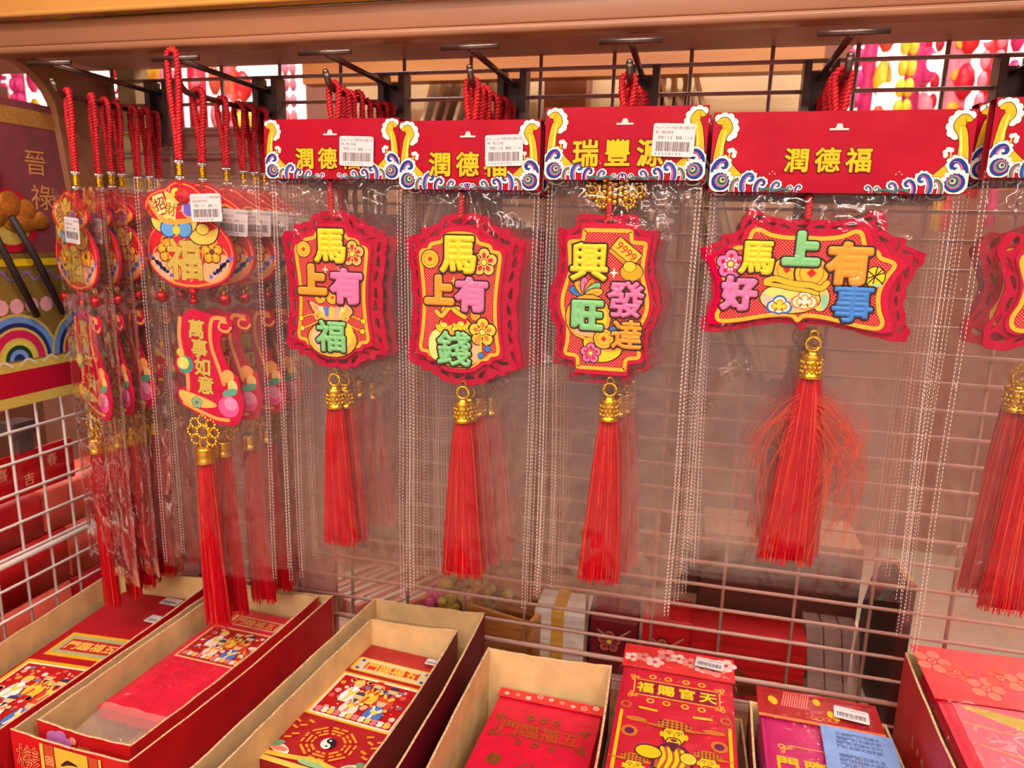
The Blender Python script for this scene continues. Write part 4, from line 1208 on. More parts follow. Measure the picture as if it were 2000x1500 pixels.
# ------------------------------------------------------------------ trays of red envelopes
def tray(label, C4, zr, outer, inner=None, zb=CT, th=0.0022, group='cardboard trays on the counter', decor=None, lean=0.0):
    """open cardboard tray, corners front-left, front-right, back-right, back-left"""
    c = np.mean(np.array(C4), 0); inner = inner or M_KRAFT
    r = empty('cardboard_tray', (c[0], c[1], zb), label, 'tray', group)
    o = (c[0], c[1], zb); rnd = random.Random(int(abs(c[0]) * 1000))
    for nm, i, j in (('front_wall', 0, 1), ('right_wall', 1, 2), ('back_wall', 2, 3), ('left_wall', 3, 0)):
        a, b = np.array(C4[i]), np.array(C4[j]); d = b - a; nrm = np.array([-d[1], d[0]]) / np.hypot(*d)
        n = 14; mb = MB(); vo, vi = [], []
        for k in range(n + 1):
            p = a + d * k / n; bow = math.sin(math.pi * k / n) * 0.003 * (1 if nm in ('left_wall', 'right_wall') else 0)
            q = p - nrm * bow; top = zr + rnd.uniform(-.0006, .0006) - 0.002 * math.sin(math.pi * k / n)
            vo.append((q, top)); vi.append((q + nrm * th, top))
        v = [(q[0], q[1], zb) for q, t in vo] + [(q[0], q[1], t) for q, t in vo]
        mb.add(v, [(k, k + 1, n + 2 + k, n + 1 + k) for k in range(n)], outer)
        v = [(q[0], q[1], zb) for q, t in vi] + [(q[0], q[1], t) for q, t in vi]
        mb.add(v, [(k + 1, k, n + 1 + k, n + 2 + k) for k in range(n)], inner)
        v = [(q[0], q[1], t) for q, t in vo] + [(q[0], q[1], t) for q, t in vi]
        # rim shows the flutes of the board
        m_ = [((vo[k][0] + vi[k][0]) / 2, vo[k][1] + 0.0004) for k in range(n + 1)]
        v += [(q[0], q[1], t) for q, t in m_]
        mb.add(v, [(k, k + 1, 2 * n + 3 + k, 2 * n + 2 + k) for k in range(n)] + [(2 * n + 2 + k, 2 * n + 3 + k, n + 2 + k, n + 1 + k) for k in range(n)], M_KRAFTD)
        mb.build(nm, r, org=o)
    mb = MB(); mb.add([(x, y, zb + .0015) for x, y in C4], [(0, 1, 2, 3)], inner); mb.add([(x, y, zb) for x, y in C4], [(3, 2, 1, 0)], outer); mb.build('bottom', r, org=o)
    return r


def figure(F, x, z, s, robe, robe2, hat, beard, prop=None):
    """small printed standing figure with robe, hat and beard"""
    sk = ink((246, 196, 160)); bk = ink((70, 40, 40))
    P = [(-.5, -1.2), (-.62, -.6), (-.42, .1), (-.2, .32), (.2, .32), (.42, .1), (.62, -.6), (.5, -1.2)]
    F.poly([(x + a * s * 1.07, z + b * s * 1.03) for a, b in P][::-1], bk); F.poly([(x + a * s, z + b * s) for a, b in P][::-1], ink(robe))
    F.stroke([(x - .3 * s, z + .2 * s), (x - .05 * s, z - .5 * s), (x - .2 * s, z - 1.15 * s)], .18 * s, ink(robe2), sm=3)
    F.stroke([(x + .34 * s, z), (x + .1 * s, z - .25 * s), (x - .2 * s, z - .2 * s)], .26 * s, ink(robe2), sm=3)
    F.disc(x, z - .32 * s, .2 * s, ink((252, 210, 80)))
    F.disc(x, z + .58 * s, .33 * s, bk); F.disc(x, z + .58 * s, .3 * s, sk)
    F.poly([(x - .36 * s, z + .7 * s), (x + .36 * s, z + .7 * s), (x + .28 * s, z + 1.05 * s), (x, z + 1.15 * s), (x - .28 * s, z + 1.05 * s)], ink(hat))
    F.stroke([(x - .36 * s, z + .74 * s), (x + .36 * s, z + .74 * s)], .08 * s, ink((252, 200, 70)))
    for d in (-1, 1):
        F.disc(x + d * .11 * s, z + .6 * s, .035 * s, bk, n=8)
    F.stroke([(x - .09 * s, z + .42 * s), (x, z + .39 * s), (x + .09 * s, z + .42 * s)], .04 * s, ink((190, 60, 60)), sm=2)
    if beard: F.poly([(x - .17 * s, z + .46 * s), (x, z - .15 * s), (x + .17 * s, z + .46 * s), (x, z + .36 * s)], ink(beard))
    if prop: F.disc(x + .55 * s, z + .05 * s, .18 * s, bk); F.disc(x + .55 * s, z + .05 * s, .15 * s, ink(prop))


def gods(F, cx, cz, w, h, seed=1):
    """framed colour picture of five robed figures among clouds and peonies"""
    F.rect(cx - w / 2, cx + w / 2, cz - h / 2, cz + h / 2, ink((176, 24, 28)))
    rnd = random.Random(seed); y0 = F.w
    for k in range(110):
        F.w = y0 + (k % 3) * F.eps; r = rnd.uniform(.012, .04) * w
        F.disc(min(max(cx + rnd.uniform(-.46, .46) * w, cx - w / 2 + r), cx + w / 2 - r), min(max(cz + rnd.uniform(-.47, .47) * h, cz - h / 2 + r), cz + h / 2 - r), r, ink(rnd.choice(((246, 190, 120), (220, 90, 70), (250, 220, 190), (240, 150, 60), (90, 130, 170), (236, 170, 170)))), n=9)
    F.w = y0 + 5 * F.eps; s = w * .185
    for x, z, a, b, hh, bd, pr in ((-.24, .17, (236, 236, 230), (250, 200, 120), (240, 200, 90), (250, 250, 245), (250, 160, 150)), (.22, .19, (220, 60, 50), (250, 200, 80), (60, 50, 70), (60, 50, 50), None), (0, .24, (246, 190, 60), (220, 60, 50), (200, 40, 40), (70, 50, 50), (252, 220, 90)),
                                   (-.12, -.12, (250, 220, 200), (240, 130, 90), (70, 60, 90), (60, 50, 50), (250, 220, 120)), (.2, -.14, (80, 120, 190), (240, 220, 200), (220, 70, 50), None, (250, 170, 60))):
        figure(F, cx + x * w, cz + z * h, s, a, b, hh, bd, pr)
    y0 = F.w
    for k in range(12):
        F.w = y0; x = cx + (k - 5.5) / 12.5 * w; F.disc(x, cz - .43 * h, w * .05, ink(((240, 120, 130), (250, 230, 210), (250, 190, 90))[k % 3]), n=9)


def foil_corner(F, x, z, s, fx, fz, c):
    for a, b, r in ((0, 0, .5), (.7, .1, .34), (.1, .7, .34), (1.3, .05, .22), (.05, 1.3, .22)):
        F.ring(x + fx * a * s, z + fz * b * s, r * s * .55, r * s, c, 12)
    F.stroke([(x + fx * 1.3 * s, z + fz * .3 * s), (x + fx * .5 * s, z + fz * .5 * s), (x + fx * .3 * s, z + fz * 1.3 * s)], .16 * s, c, sm=3)


def packet(label, loc, rz, w, l, th, body, art, group, tilt=0.0, sleeve=None, name='envelope_packet', tagspec=None, flap=None):
    """bundle of red envelopes: body, printed top, optional sleeve, header flap and price tag; origin at its middle, l runs away from the viewer"""
    r = empty(name, loc, label, 'envelopes', group, rz); r.rotation_euler = (tilt, 0, rz)
    mb = MB()
    n = 3
    for k in range(n): mb.box(-w / 2 + .0004 * (k % 2), w / 2 - .0005 * ((k + 1) % 2), -l / 2, l / 2, th * k / n, th * (k + .88) / n, body)
    mb.build('envelope_bundle', r)
    F = Flat(0.0); art(F, w, l); o = F.build('printed_face', r); o.location = (0, 0, th * (n - .12) / n + 0.0003); o.rotation_euler = (-math.pi / 2, 0, 0)
    top = th + .0012
    if flap:
        f0, f1, fm, fart = flap
        mb = MB(); mb.box(-w / 2 - .002, w / 2 + .002, f0, f1, top - .0002, top + .0006, fm); fo = mb.build('header_flap', r)
        F = Flat(0.0); fart(F, w + .004, f0, f1); q = F.build('printed_border', fo); q.location = (0, 0, top + .0008); q.rotation_euler = (-math.pi / 2, 0, 0)
    if sleeve:
        e, b0, b1, seed = sleeve
        v, f = [], []; nx, ny = 14, 30
        for j in range(ny + 1):
            for i in range(nx + 1):
                x = -w / 2 - e + (w + 2 * e) * i / nx; y = b0 + (b1 - b0) * j / ny
                ed = min(1, 5 * min(i / nx, 1 - i / nx)) * min(1, 8 * min(j / ny, 1 - j / ny))
                z = .001 + (top + .0022) * min(1, ed * 1.6) + .0022 * noise.noise(Vector((x * 60, y * 40, seed))) * ed + .0012 * noise.noise(Vector((x * 150, y * 90, seed + 4)))
                if -w / 2 < x < w / 2 and -l / 2 < y < l / 2: z = max(z, top + .0012)
                v.append((x, y, z))
        for j in range(ny):
            for i in range(nx):
                a = j * (nx + 1) + i; f.append((a, a + 1, a + nx + 2, a + nx + 1))
        sm = MB(); fr = [q for q in f if v[q[0]][1] < -l / 2 - .004]; sm.add(v, [q for q in f if v[q[0]][1] >= -l / 2 - .004], M_FILM2); sm.add(v, fr, M_SLEEVE if 'long clear' in label else M_FILM2); sm.build('clear_sleeve', r, True)
    if tagspec:
        for (tx, ty, tr, tw) in tagspec:
            q = sticker_mesh(('51260五福臨門紅包袋',), ('零售49', '會員45'), '5126081', r, tx, 0, 0, tr, w=tw, h=tw * .62); q.location = (tx, ty, top + .0048 if sleeve else top + .0014); q.rotation_euler = (-math.pi / 2, 0, tr)
    return r


RED1, RED2, CRIM = mat('envelope_dark_red', (168, 18, 30), .35, coat=.2), mat('envelope_pink_red', (226, 14, 58), .3, coat=.2), mat('envelope_crimson', (206, 12, 52), .35)
MAG = mat('envelope_magenta', (196, 4, 104), .3, coat=.3)
GF = mat('gold_foil', (240, 186, 40), .25, metal=.55, var=.06, scale=300)
GFD = mat('dull_gold_foil', (150, 110, 36), .3, metal=.6, var=.12, scale=300)


def art1(F, w, l):
    F.rect(-.495 * w, .495 * w, -.498 * l, .498 * l, ink((168, 18, 30)))
    for k in range(10):
        x, z = random.uniform(-.45, .45) * w, random.uniform(-.45, .47) * l; y0 = F.w
        for q in range(8): F.w = y0; F.stroke([(x, z), (x + .11 * w * math.cos(q * .785), z + .11 * w * math.sin(q * .785))], [.03 * w, .003], ink((196, 46, 42)), caps=False)
    c = .135 * l
    F.rect(-.40 * w, .40 * w, c - .068 * l, c + .068 * l, ink((226, 170, 30))); F.rect(-.365 * w, .365 * w, c - .053 * l, c + .053 * l, ink((170, 168, 120))); F.rect(-.31 * w, .31 * w, c - .034 * l, c + .034 * l, ink((180, 40, 30)))
    F.text('門臨福五', 0, c, .15 * w, ink((250, 190, 90)), off=.02)
    c = -.155 * l
    F.rect(-.47 * w, .47 * w, c - .19 * l, c + .19 * l, ink((230, 176, 30))); F.rect(-.43 * w, .43 * w, c - .175 * l, c + .175 * l, ink((250, 236, 210)))
    gods(F, 0, c, .82 * w, .335 * l, 3)


def art2(F, w, l):
    c = .38 * l; F.rect(-.34 * w, .36 * w, c - .05 * l, c + .05 * l, ink((226, 170, 120))); F.rect(-.29 * w, .31 * w, c - .038 * l, c + .038 * l, ink((210, 30, 50)))
    F.text('門臨福五', .01 * w, c, .14 * w, ink((240, 190, 100)), off=.01)
    c = .13 * l; F.rect(-.43 * w, .43 * w, c - .165 * l, c + .165 * l, ink((246, 200, 140))); F.rect(-.41 * w, .41 * w, c - .155 * l, c + .155 * l, ink((190, 60, 30)))
    gods(F, 0, c, .78 * w, .29 * l, 5)
    y0 = F.w
    for k in range(70): F.w = y0; F.disc(random.uniform(-.4, .4) * w, random.uniform(-.3, -.07) * l, .022 * w, ink((244, 70, 96)), .006 * w, n=8, rot=random.uniform(-.5, .5))


def art3(F, w, l):
    c = .31 * l; F.rrect(0, c, .86 * w, .125 * l, .004, ink((252, 190, 60))); F.rrect(0, c, .80 * w, .105 * l, .003, ink((210, 200, 160))); F.rect(-.30 * w, .30 * w, c - .03 * l, c + .03 * l, ink((206, 60, 30)))
    for s in (-1, 1):
        for t in (-1, 1): F.disc(s * .36 * w, c + t * .036 * l, .02 * w, ink(NAVY), n=8)
    F.text('門臨福五', 0, c, .145 * w, ink((255, 190, 80)), off=.025)
    c = .035 * l; F.rect(-.46 * w, .46 * w, c - .185 * l, c + .185 * l, ink((252, 180, 50))); F.rect(-.43 * w, .43 * w, c - .172 * l, c + .172 * l, ink((250, 232, 206)))
    gods(F, 0, c, .80 * w, .315 * l, 8)
    c = -.305 * l; g = ink((255, 150, 50)); u = w * .0105
    for R_, n_ in ((.25, 8), (.20, 8), (.155, 8)):
        y0 = F.w
        for q in range(8):
            a0, a1 = math.radians(22.5 + 45 * q + 5), math.radians(22.5 + 45 * q + 40); F.w = y0
            P0, P1 = (R_ * w * math.cos(a0), c + .8 * R_ * w * math.sin(a0)), (R_ * w * math.cos(a1), c + .8 * R_ * w * math.sin(a1))
            if (q + int(R_ * 100)) % 2:
                F.stroke([P0, P1], .022 * w, g, caps=False)
            else:
                for t0, t1 in ((0, .42), (.58, 1)): F.w = y0; F.stroke([(P0[0] + (P1[0] - P0[0]) * t0, P0[1] + (P1[1] - P0[1]) * t0), (P0[0] + (P1[0] - P0[0]) * t1, P0[1] + (P1[1] - P0[1]) * t1)], .022 * w, g, caps=False)
    F.disc(0, c, .07 * w, ink(WHT)); F.poly([(.07 * w * math.cos(math.radians(a)), c + .07 * w * math.sin(math.radians(a))) for a in range(-90, 91, 15)], ink((40, 30, 40)))
    F.disc(0, c + .035 * w, .035 * w, ink((40, 30, 40))); F.disc(0, c - .035 * w, .035 * w, ink(WHT)); F.disc(0, c + .035 * w, .011 * w, ink(WHT)); F.disc(0, c - .035 * w, .011 * w, ink((40, 30, 40)))
    for s in (-1, 1):
        for (x, z, q) in ((.34, .075, 0), (.40, .04, 1), (.34, .01, 0), (.42, .085, 1), (.38, -.02, 0), (.30, .10, 1)):
            F.stroke([(s * (x - .03) * w, c + z * l), (s * (x + .03) * w, c + (z + (.012 if q else -.012)) * l)], .024 * w, g, caps=False)
        F.disc(s * .36 * w, -.41 * l, .11 * w, ink((250, 236, 210)), .05 * w, rot=s * .3); F.disc(s * .36 * w, -.412 * l, .08 * w, ink((240, 130, 110)), .03 * w); F.disc(s * .42 * w, -.385 * l, .07 * w, ink((120, 150, 110)), .04 * w, rot=-s * .4)
    F.stroke([(-.48 * w, -.455 * l), (-.2 * w, -.44 * l), (0, -.425 * l), (.2 * w, -.44 * l), (.48 * w, -.455 * l)], .05 * w, ink((250, 190, 70)), sm=4)
    F.disc(0, -.448 * l, .13 * w, ink((150, 190, 130)), .03 * w)
    F.rect(-.49 * w, .49 * w, -.5 * l, -.47 * l, ink((250, 200, 90)))


def art4(F, w, l):
    c = .22 * l
    for z in (c + .062 * l, c - .062 * l): F.stroke([(-.36 * w, z), (.36 * w, z)], .008 * w, GFD)
    for s in (-1, 1): F.stroke([(s * .39 * w, c - .05 * l), (s * .39 * w, c + .05 * l)], .008 * w, GFD)
    for sx in (-1, 1):
        for sz in (-1, 1): foil_corner(F, sx * .42 * w, c + sz * .075 * l, .05 * w, -sx, -sz, GFD)
    F.text('門臨福五', 0, c, .185 * w, ink((120, 80, 30)), off=.035); F.text('門臨福五', 0, c, .185 * w, mat('foil_red', (226, 60, 40), .3, metal=.3), off=.008)
    for x in (-.12, 0, .12): F.ring(x * w, c + .10 * l, .02 * w, .04 * w, GFD, 12); F.ring(x * w * 1.3, c - .095 * l, .02 * w, .035 * w, GFD, 12)
    for x, z, r in ((-.3, -.02, .05), (.02, -.06, .09), (.3, -.02, .05), (-.3, -.2, .08), (.25, -.2, .09)):
        y0 = F.w
        for q in range(9): F.w = y0; F.disc((x + r * math.cos(q * .7)) * w, (z + .6 * r * math.sin(q * .7)) * l, .018 * w, GFD, n=8)
        F.ring(x * w, z * l, .02 * w, .036 * w, GFD, 12)


def gold_figure(F, x, z, s, hat):
    """foil figure in outline: head-dress, bearded face, sleeves"""
    d = ink((90, 20, 50)); g = ink((250, 208, 20)); o = ink((206, 120, 30))
    F.poly([(x - .95 * s, z - 2.4 * s), (x + .95 * s, z - 2.4 * s), (x + .85 * s, z - 1.1 * s), (x + .45 * s, z - .65 * s), (x - .45 * s, z - .65 * s), (x - .85 * s, z - 1.1 * s)], d)
    F.poly([(x - .8 * s, z - 2.3 * s), (x + .8 * s, z - 2.3 * s), (x + .7 * s, z - 1.15 * s), (x + .3 * s, z - .8 * s), (x - .3 * s, z - .8 * s), (x - .7 * s, z - 1.15 * s)], ink((180, 90, 40)))
    for q in (-.5, -.2, .1, .4): F.stroke([(x + q * s, z - .95 * s), (x + (q + .1) * s, z - 1.6 * s), (x + (q - .1) * s, z - 2.3 * s)], [.16 * s, .2 * s, .12 * s], g, sm=3)
    F.disc(x, z, .56 * s, d, .74 * s); F.disc(x, z, .5 * s, g, .68 * s)
    for t in (-1, 1):
        F.stroke([(x + t * .1 * s, z + .22 * s), (x + t * .26 * s, z + .26 * s), (x + t * .38 * s, z + .18 * s)], .05 * s, d, sm=3); F.disc(x + t * .22 * s, z + .1 * s, .07 * s, d, .04 * s)
        F.stroke([(x + t * .03 * s, z - .2 * s), (x + t * .25 * s, z - .24 * s), (x + t * .36 * s, z - .5 * s)], [.09 * s, .05 * s], d, sm=3)
        F.disc(x + t * .56 * s, z - .02 * s, .1 * s, g, .2 * s)
    F.stroke([(x, z + .12 * s), (x + .03 * s, z - .1 * s)], .05 * s, o)
    F.disc(x, z - .36 * s, .16 * s, d, .08 * s)
    F.poly([(x - .26 * s, z - .5 * s), (x + .26 * s, z - .5 * s), (x + .05 * s, z - 1.15 * s), (x - .1 * s, z - 1.1 * s)], d)
    if hat:
        F.poly([(x - .75 * s, z + .42 * s), (x + .75 * s, z + .42 * s), (x + .8 * s, z + .8 * s), (x + .4 * s, z + 1.05 * s), (x, z + 1.12 * s), (x - .4 * s, z + 1.05 * s), (x - .8 * s, z + .8 * s)], o); y0 = F.w
        for i in range(7):
            for j in range(3): F.w = y0; F.disc(x + (i - 3) * .22 * s, z + (.52 + .2 * j) * s, .07 * s, d, n=8)
        for t in (-1, 1): F.stroke([(x + t * .7 * s, z + .5 * s), (x + t * 1.5 * s, z + .55 * s)], [.2 * s, .06 * s], o)


def art5(F, w, l):
    c = .285 * l; g = ink((252, 190, 60))
    F.rect(-.34 * w, .34 * w, c - .05 * l, c + .05 * l, ink((150, 6, 60)))
    for z in (c + .055 * l, c - .055 * l): F.stroke([(-.36 * w, z), (.36 * w, z)], .012 * w, g)
    for s in (-1, 1): F.stroke([(s * .375 * w, c - .045 * l), (s * .375 * w, c + .045 * l)], .012 * w, g)
    for sx in (-1, 1):
        for sz in (-1, 1): foil_corner(F, sx * .40 * w, c + sz * .072 * l, .045 * w, -sx, -sz, g)
    F.text('福賜官天', 0, c, .155 * w, ink((250, 214, 20)), off=.03, step=1.18)
    for x in (-.22, -.08, .08, .22): F.ring(x * w, c + .085 * l, .02 * w, .035 * w, g, 12); F.ring(x * w, c - .09 * l, .02 * w, .036 * w, g, 12)
    for s in (-1, 1):
        F.ring(s * .42 * w, .145 * l, .03 * w, .05 * w, ink((200, 110, 40)), 12); F.stroke([(s * .30 * w, .14 * l), (s * .16 * w, .135 * l)], .03 * w, ink((250, 200, 30))); F.stroke([(s * .45 * w, .10 * l), (s * .45 * w, -.45 * l)], .028 * w, ink((250, 200, 20)))
        F.disc(s * .32 * w, .06 * l, .09 * w, ink((206, 120, 40)), .03 * w); F.ring(s * .36 * w, -.02 * l, .04 * w, .07 * w, ink((206, 120, 40)), 14); F.disc(s * .36 * w, -.02 * l, .04 * w, ink((110, 10, 80)))
    gold_figure(F, .27 * w, -.13 * l, .135 * w, True); gold_figure(F, -.29 * w, -.22 * l, .135 * w, True)
    gold_figure(F, 0, -.005 * l, .175 * w, True)
    F.disc(-.19 * w, -.125 * l, .11 * w, ink((90, 20, 50)), .09 * w); F.disc(-.19 * w, -.125 * l, .10 * w, ink((250, 208, 20)), .072 * w)
    F.disc(.12 * w, -.125 * l, .070 * w, ink((90, 20, 50))); F.disc(.12 * w, -.125 * l, .062 * w, ink((250, 214, 60)))


def flowers_flap(F, w, y0_, y1_):
    h = y1_ - y0_; rnd = random.Random(4)
    for k in range(9):
        x, z, r = (k - 4) / 9.5 * w, y0_ + rnd.uniform(.3, .75) * h, h * rnd.uniform(.15, .24); q0 = F.w
        cc = ink((246, 150, 140) if k % 2 else (250, 206, 196))
        for q in range(5): F.w = q0; F.disc(x + r * .75 * math.cos(q * 1.257), z + r * .75 * math.sin(q * 1.257), r * .5, cc, n=10)
        F.ring(x, z, r * .12, r * .26, ink((222, 60, 60)), 10)


def soft_flap(F, w, y0_, y1_):
    h = y1_ - y0_; rnd = random.Random(6)
    for k in range(8):
        x, z, r = (k - 3.5) / 8.5 * w, y0_ + rnd.uniform(.3, .8) * h, h * rnd.uniform(.14, .2); q0 = F.w
        cc = ink((238, 92, 78) if k % 2 else (244, 124, 104))
        for q in range(5): F.w = q0; F.disc(x + r * .75 * math.cos(q * 1.257), z + r * .75 * math.sin(q * 1.257), r * .42, cc, n=10)
        F.ring(x, z, r * .14, r * .24, ink((250, 150, 120)), 10)


def art6(F, w, l):
    g = ink((246, 176, 80))
    for sx in (-1, 1):
        for sz in (-1, 1): foil_corner(F, sx * .36 * w, (.0 + sz * .11) * l, .06 * w, -sx, -sz, g)
    for z in (.12, -.12): F.stroke([(-.3 * w, z * l), (.3 * w, z * l)], .012 * w, g)
    F.text('門臨福五', 0, 0, .19 * w, ink((226, 190, 30)), off=.03, step=1.15)


def art7(F, w, l):
    F.rect(-.42 * w, .5 * w, -.5 * l, .34 * l, ink((232, 110, 126)))
    for k in range(6): F.stroke([(-.4 * w + .03 * w * math.sin(k), (.25 - .1 * k) * l), (-.15 * w, (.22 - .1 * k) * l), (.0, (.26 - .1 * k) * l)], .012 * w, ink((240, 150, 100)), sm=4)
    F.poly(catmull([(-.38 * w, .33 * l), (-.05 * w, .3 * l), (.5 * w, .2 * l), (.5 * w, .08 * l), (.2 * w, .14 * l), (-.1 * w, .24 * l)], 4)[::-1], M_GLIT)
    F.poly(catmull([(-.1 * w, .12 * l), (.12 * w, .08 * l), (.25 * w, -.02 * l), (.05 * w, -.05 * l)], 4)[::-1], M_GLIT)
    F.poly(catmull([(-.05 * w, -.1 * l), (.15 * w, -.08 * l), (.4 * w, -.06 * l), (.45 * w, -.25 * l), (.1 * w, -.3 * l)], 4)[::-1], M_GLIT)


G5 = 'trays'
TR = -0.452
t1 = tray('kraft tray at the far left against the white side grid', [(-.690, .36), (-.586, .36), (-.577, .748), (-.722, .740)], EYE - .452, M_BOXRED)
t2o = tray('large red printed outer tray with a yellow front panel, second from the left', [(-.569, .444), (-.437, .438), (-.409, .748), (-.560, .742)], EYE - .450, M_BOXRED)
t2i = tray('red tray with a purple flower front nested inside the yellow-panelled tray', [(-.554, .458), (-.4475, .452), (-.4225, .736), (-.547, .730)], EYE - .447, M_BOXRED, zb=CT + .003)
t3o = tray('wide kraft tray whose tall back edge stands behind the yin-yang envelopes', [(-.378, .44), (-.214, .44), (-.212, .752), (-.352, .748)], EYE - .444, M_BOXDK)  # dark outer board paints the shadow between the trays
t3i = tray('inner kraft tray holding the yin-yang envelopes', [(-.364, .455), (-.246, .452), (-.236, .722), (-.343, .716)], EYE - .453, M_BOXDK, zb=CT + .003)
t4 = tray('kraft tray with dull gold printed envelopes, fourth from the left', [(-.190, .42), (-.0525, .42), (-.0545, .700), (-.192, .696)], EYE - .452, M_BOXDK)
t5 = tray('low dark tray under the gold bearded-figure envelopes', [(-.0485, .42), (.0825, .42), (.0830, .705), (-.0475, .705)], EYE - .492, M_BOXDK)
t6 = tray('kraft tray with magenta envelopes and a blue leaflet', [(.0870, .42), (.2170, .42), (.2170, .700), (.0880, .700)], EYE - .466, M_BOXDK)
t7 = tray('tall red tray at the right end with faint lettering down its side', [(.227, .42), (.412, .42), (.412, .728), (.233, .728)], EYE - .402, M_BOXRED)
# print on the tray fronts and sides
F = Flat(0.0); w2 = .132; h2 = .10
F.rect(-.032, -.028, -h2, -.004, ink((240, 190, 90))); F.rect(-.027, -.016, -h2, -.004, ink((200, 80, 40))); F.rect(-.015, .022, -h2, -.004, ink((226, 186, 60))); F.rect(.023, .033, -h2, -.004, ink((200, 80, 40))); F.rect(.034, .037, -h2, -.004, ink((240, 190, 90)))
F.text('樣', -.047, -.024, .028, ink((250, 170, 110)), off=.02); F.text('樣', -.047, -.024, .028, ink((190, 30, 30)), off=-.004)
F.text('回', -.022, -.020, .010, ink((250, 170, 110)), off=.03)
F.stroke([(-.008, -.021), (.0, -.0165), (.010, -.0175)], [.002, .005, .001], ink((70, 40, 30)), sm=4)
fp = [c for c in t2o.children if c.name.startswith('front_wall')][0]
o = F.build('printed_panel', fp); lo = Vector(t2o.location); o.location = Vector((-.503, .4400, EYE - .450)) - lo; o.rotation_euler = (0, 0, math.atan2(-.006, .132))
F = Flat(0.0)
for x, z, r in ((-.036, -.012, .008), (-.027, -.010, .008), (-.030, -.017, .009), (-.020, -.015, .007), (-.039, -.018, .007)): F.disc(x, z, r, ink((196, 120, 186)), r * .7, rot=.5)
F.disc(-.012, -.011, .004, ink((240, 150, 120)))
for k in range(8): F.stroke([(-.006 + .0017 * k, -.018), (-.005 + .0017 * k, -.0145)], .0007, ink((220, 180, 60)))
fp = [c for c in t2i.children if c.name.startswith('front_wall')][0]
o = F.build('printed_panel', fp); o.location = Vector((-.5005, .4545, EYE - .447)) - Vector(t2i.location); o.rotation_euler = (0, 0, math.atan2(-.006, .1065))
F = Flat(0.0)
for i, ch in enumerate('Langham He'):
    if ch != ' ': F.text(ch, -.075 + .0135 * i, -.045, .014, ink((206, 140, 80)), off=.01)
fp = [c for c in t7.children if c.name.startswith('left_wall')][0]
if len(F.v):
    o = F.build('printed_lettering', fp); o.location = Vector((.2258, .575, EYE - .402)) - Vector(t7.location); o.rotation_euler = (0, 0, -math.pi / 2)

RG = 'red envelope packets in the trays'


zb0 = CT + .004
packet('dark red envelopes with two gold-framed pictures, top of the leftmost tray', (-.645, .568, EYE - .4935), math.radians(4), .108, .340, .010, RED1, art1, RG, tagspec=((.026, .155, -.1, .026), (.036, .112, -.15, .026)))
for i, z in enumerate((-.509, -.523)): packet('lower dark red envelopes in the leftmost tray, %s from the top' % ('second', 'third')[i], (-.643 + .003 * i, .566, EYE + z), math.radians(3), .108, .330, .011, RED1, lambda F, w, l: F.rect(-.4 * w, .4 * w, -.2 * l, .2 * l, ink((170, 24, 30))), RG)
packet('pink-red envelopes in a long clear sleeve, top of the nested tray', (-.487, .612, EYE - .480), math.radians(-3), .098, .205, .012, RED2, art2, RG, sleeve=(.004, -.150, .108, 3))
for i, z in enumerate((-.496, -.512)): packet('pink-red envelopes lower in the nested tray, %s from the top' % ('second', 'third')[i], (-.486 + .002 * i, .628, EYE + z), math.radians(-3), .098, .18, .012, RED2, lambda F, w, l: F.rect(-.4 * w, .4 * w, -.2 * l, .2 * l, ink((210, 24, 50))), RG)
packet('red envelopes with a yin-yang wheel and framed figures, top of the third tray', (-.302, .607, EYE - .494), math.radians(-5), .111, .205, .009, RED1, art3, RG, tagspec=((.038, .092, 0, .018),))
packet('red envelopes sticking out under the yin-yang ones with a white tag', (-.312, .575, EYE - .508), math.radians(-4), .104, .20, .010, RED1, art3, RG, tagspec=((-.018, -.075, 0, .018),))
packet('lowest red envelopes under the yin-yang ones', (-.308, .585, EYE - .523), math.radians(-4), .104, .22, .011, RED1, art3, RG)
packet('crimson envelopes with dull gold lettering and a flowered strip, top of the fourth tray', (-.119, .583, EYE - .504), math.radians(-2), .112, .20, .010, CRIM, art4, RG, flap=(.088, .102, mat('flower_paper', (226, 50, 50), .4), flowers_flap))
packet('crimson envelopes second from the top in the fourth tray', (-.117, .573, EYE - .5225), math.radians(-2.5), .112, .20, .012, CRIM, art4, RG)
packet('crimson envelopes with three gold bearded figures under a flowered header with a tag', (.0135, .612, EYE - .469), math.radians(-.5), .114, .235, .012, CRIM, art5, RG, flap=(.098, .142, mat('flower_paper', (226, 50, 50), .4), flowers_flap), sleeve=(.006, -.125, .146, 6), tagspec=((.033, .120, -.12, .030),))
for i, z in enumerate((-.488, -.506)): packet('gold-figure envelopes lower in the low dark tray, %s from the top' % ('second', 'third')[i], (.016, .595, EYE + z), 0, .114, .20, .014, CRIM, lambda F, w, l: F.rect(-.4 * w, .4 * w, -.2 * l, .2 * l, ink((190, 12, 48))), RG)


def flap6(F, w, y0_, y1_):
    h = y1_ - y0_
    for k in range(11): F.stroke([(-.30 * w + .02 * w * k, y0_ + .45 * h), (-.26 * w + .02 * w * k, y0_ + .92 * h)], .012 * w, ink((250, 130, 120)))
    for x, z in ((-.36, .55), (-.38, .6), (.0, .75), (.14, .35), (.1, .42)): F.disc(x * w, y0_ + z * h, .03 * w, ink((250, 200, 20)), .05 * w)
    for x in (-.05, .0, .05, .1): F.ring(x * w, y0_ + .22 * h, .015 * w, .03 * w, ink((210, 110, 60)), 10)
    F.rect(-.5 * w, .5 * w, y0_, y0_ + .09 * h, ink((236, 130, 80)))


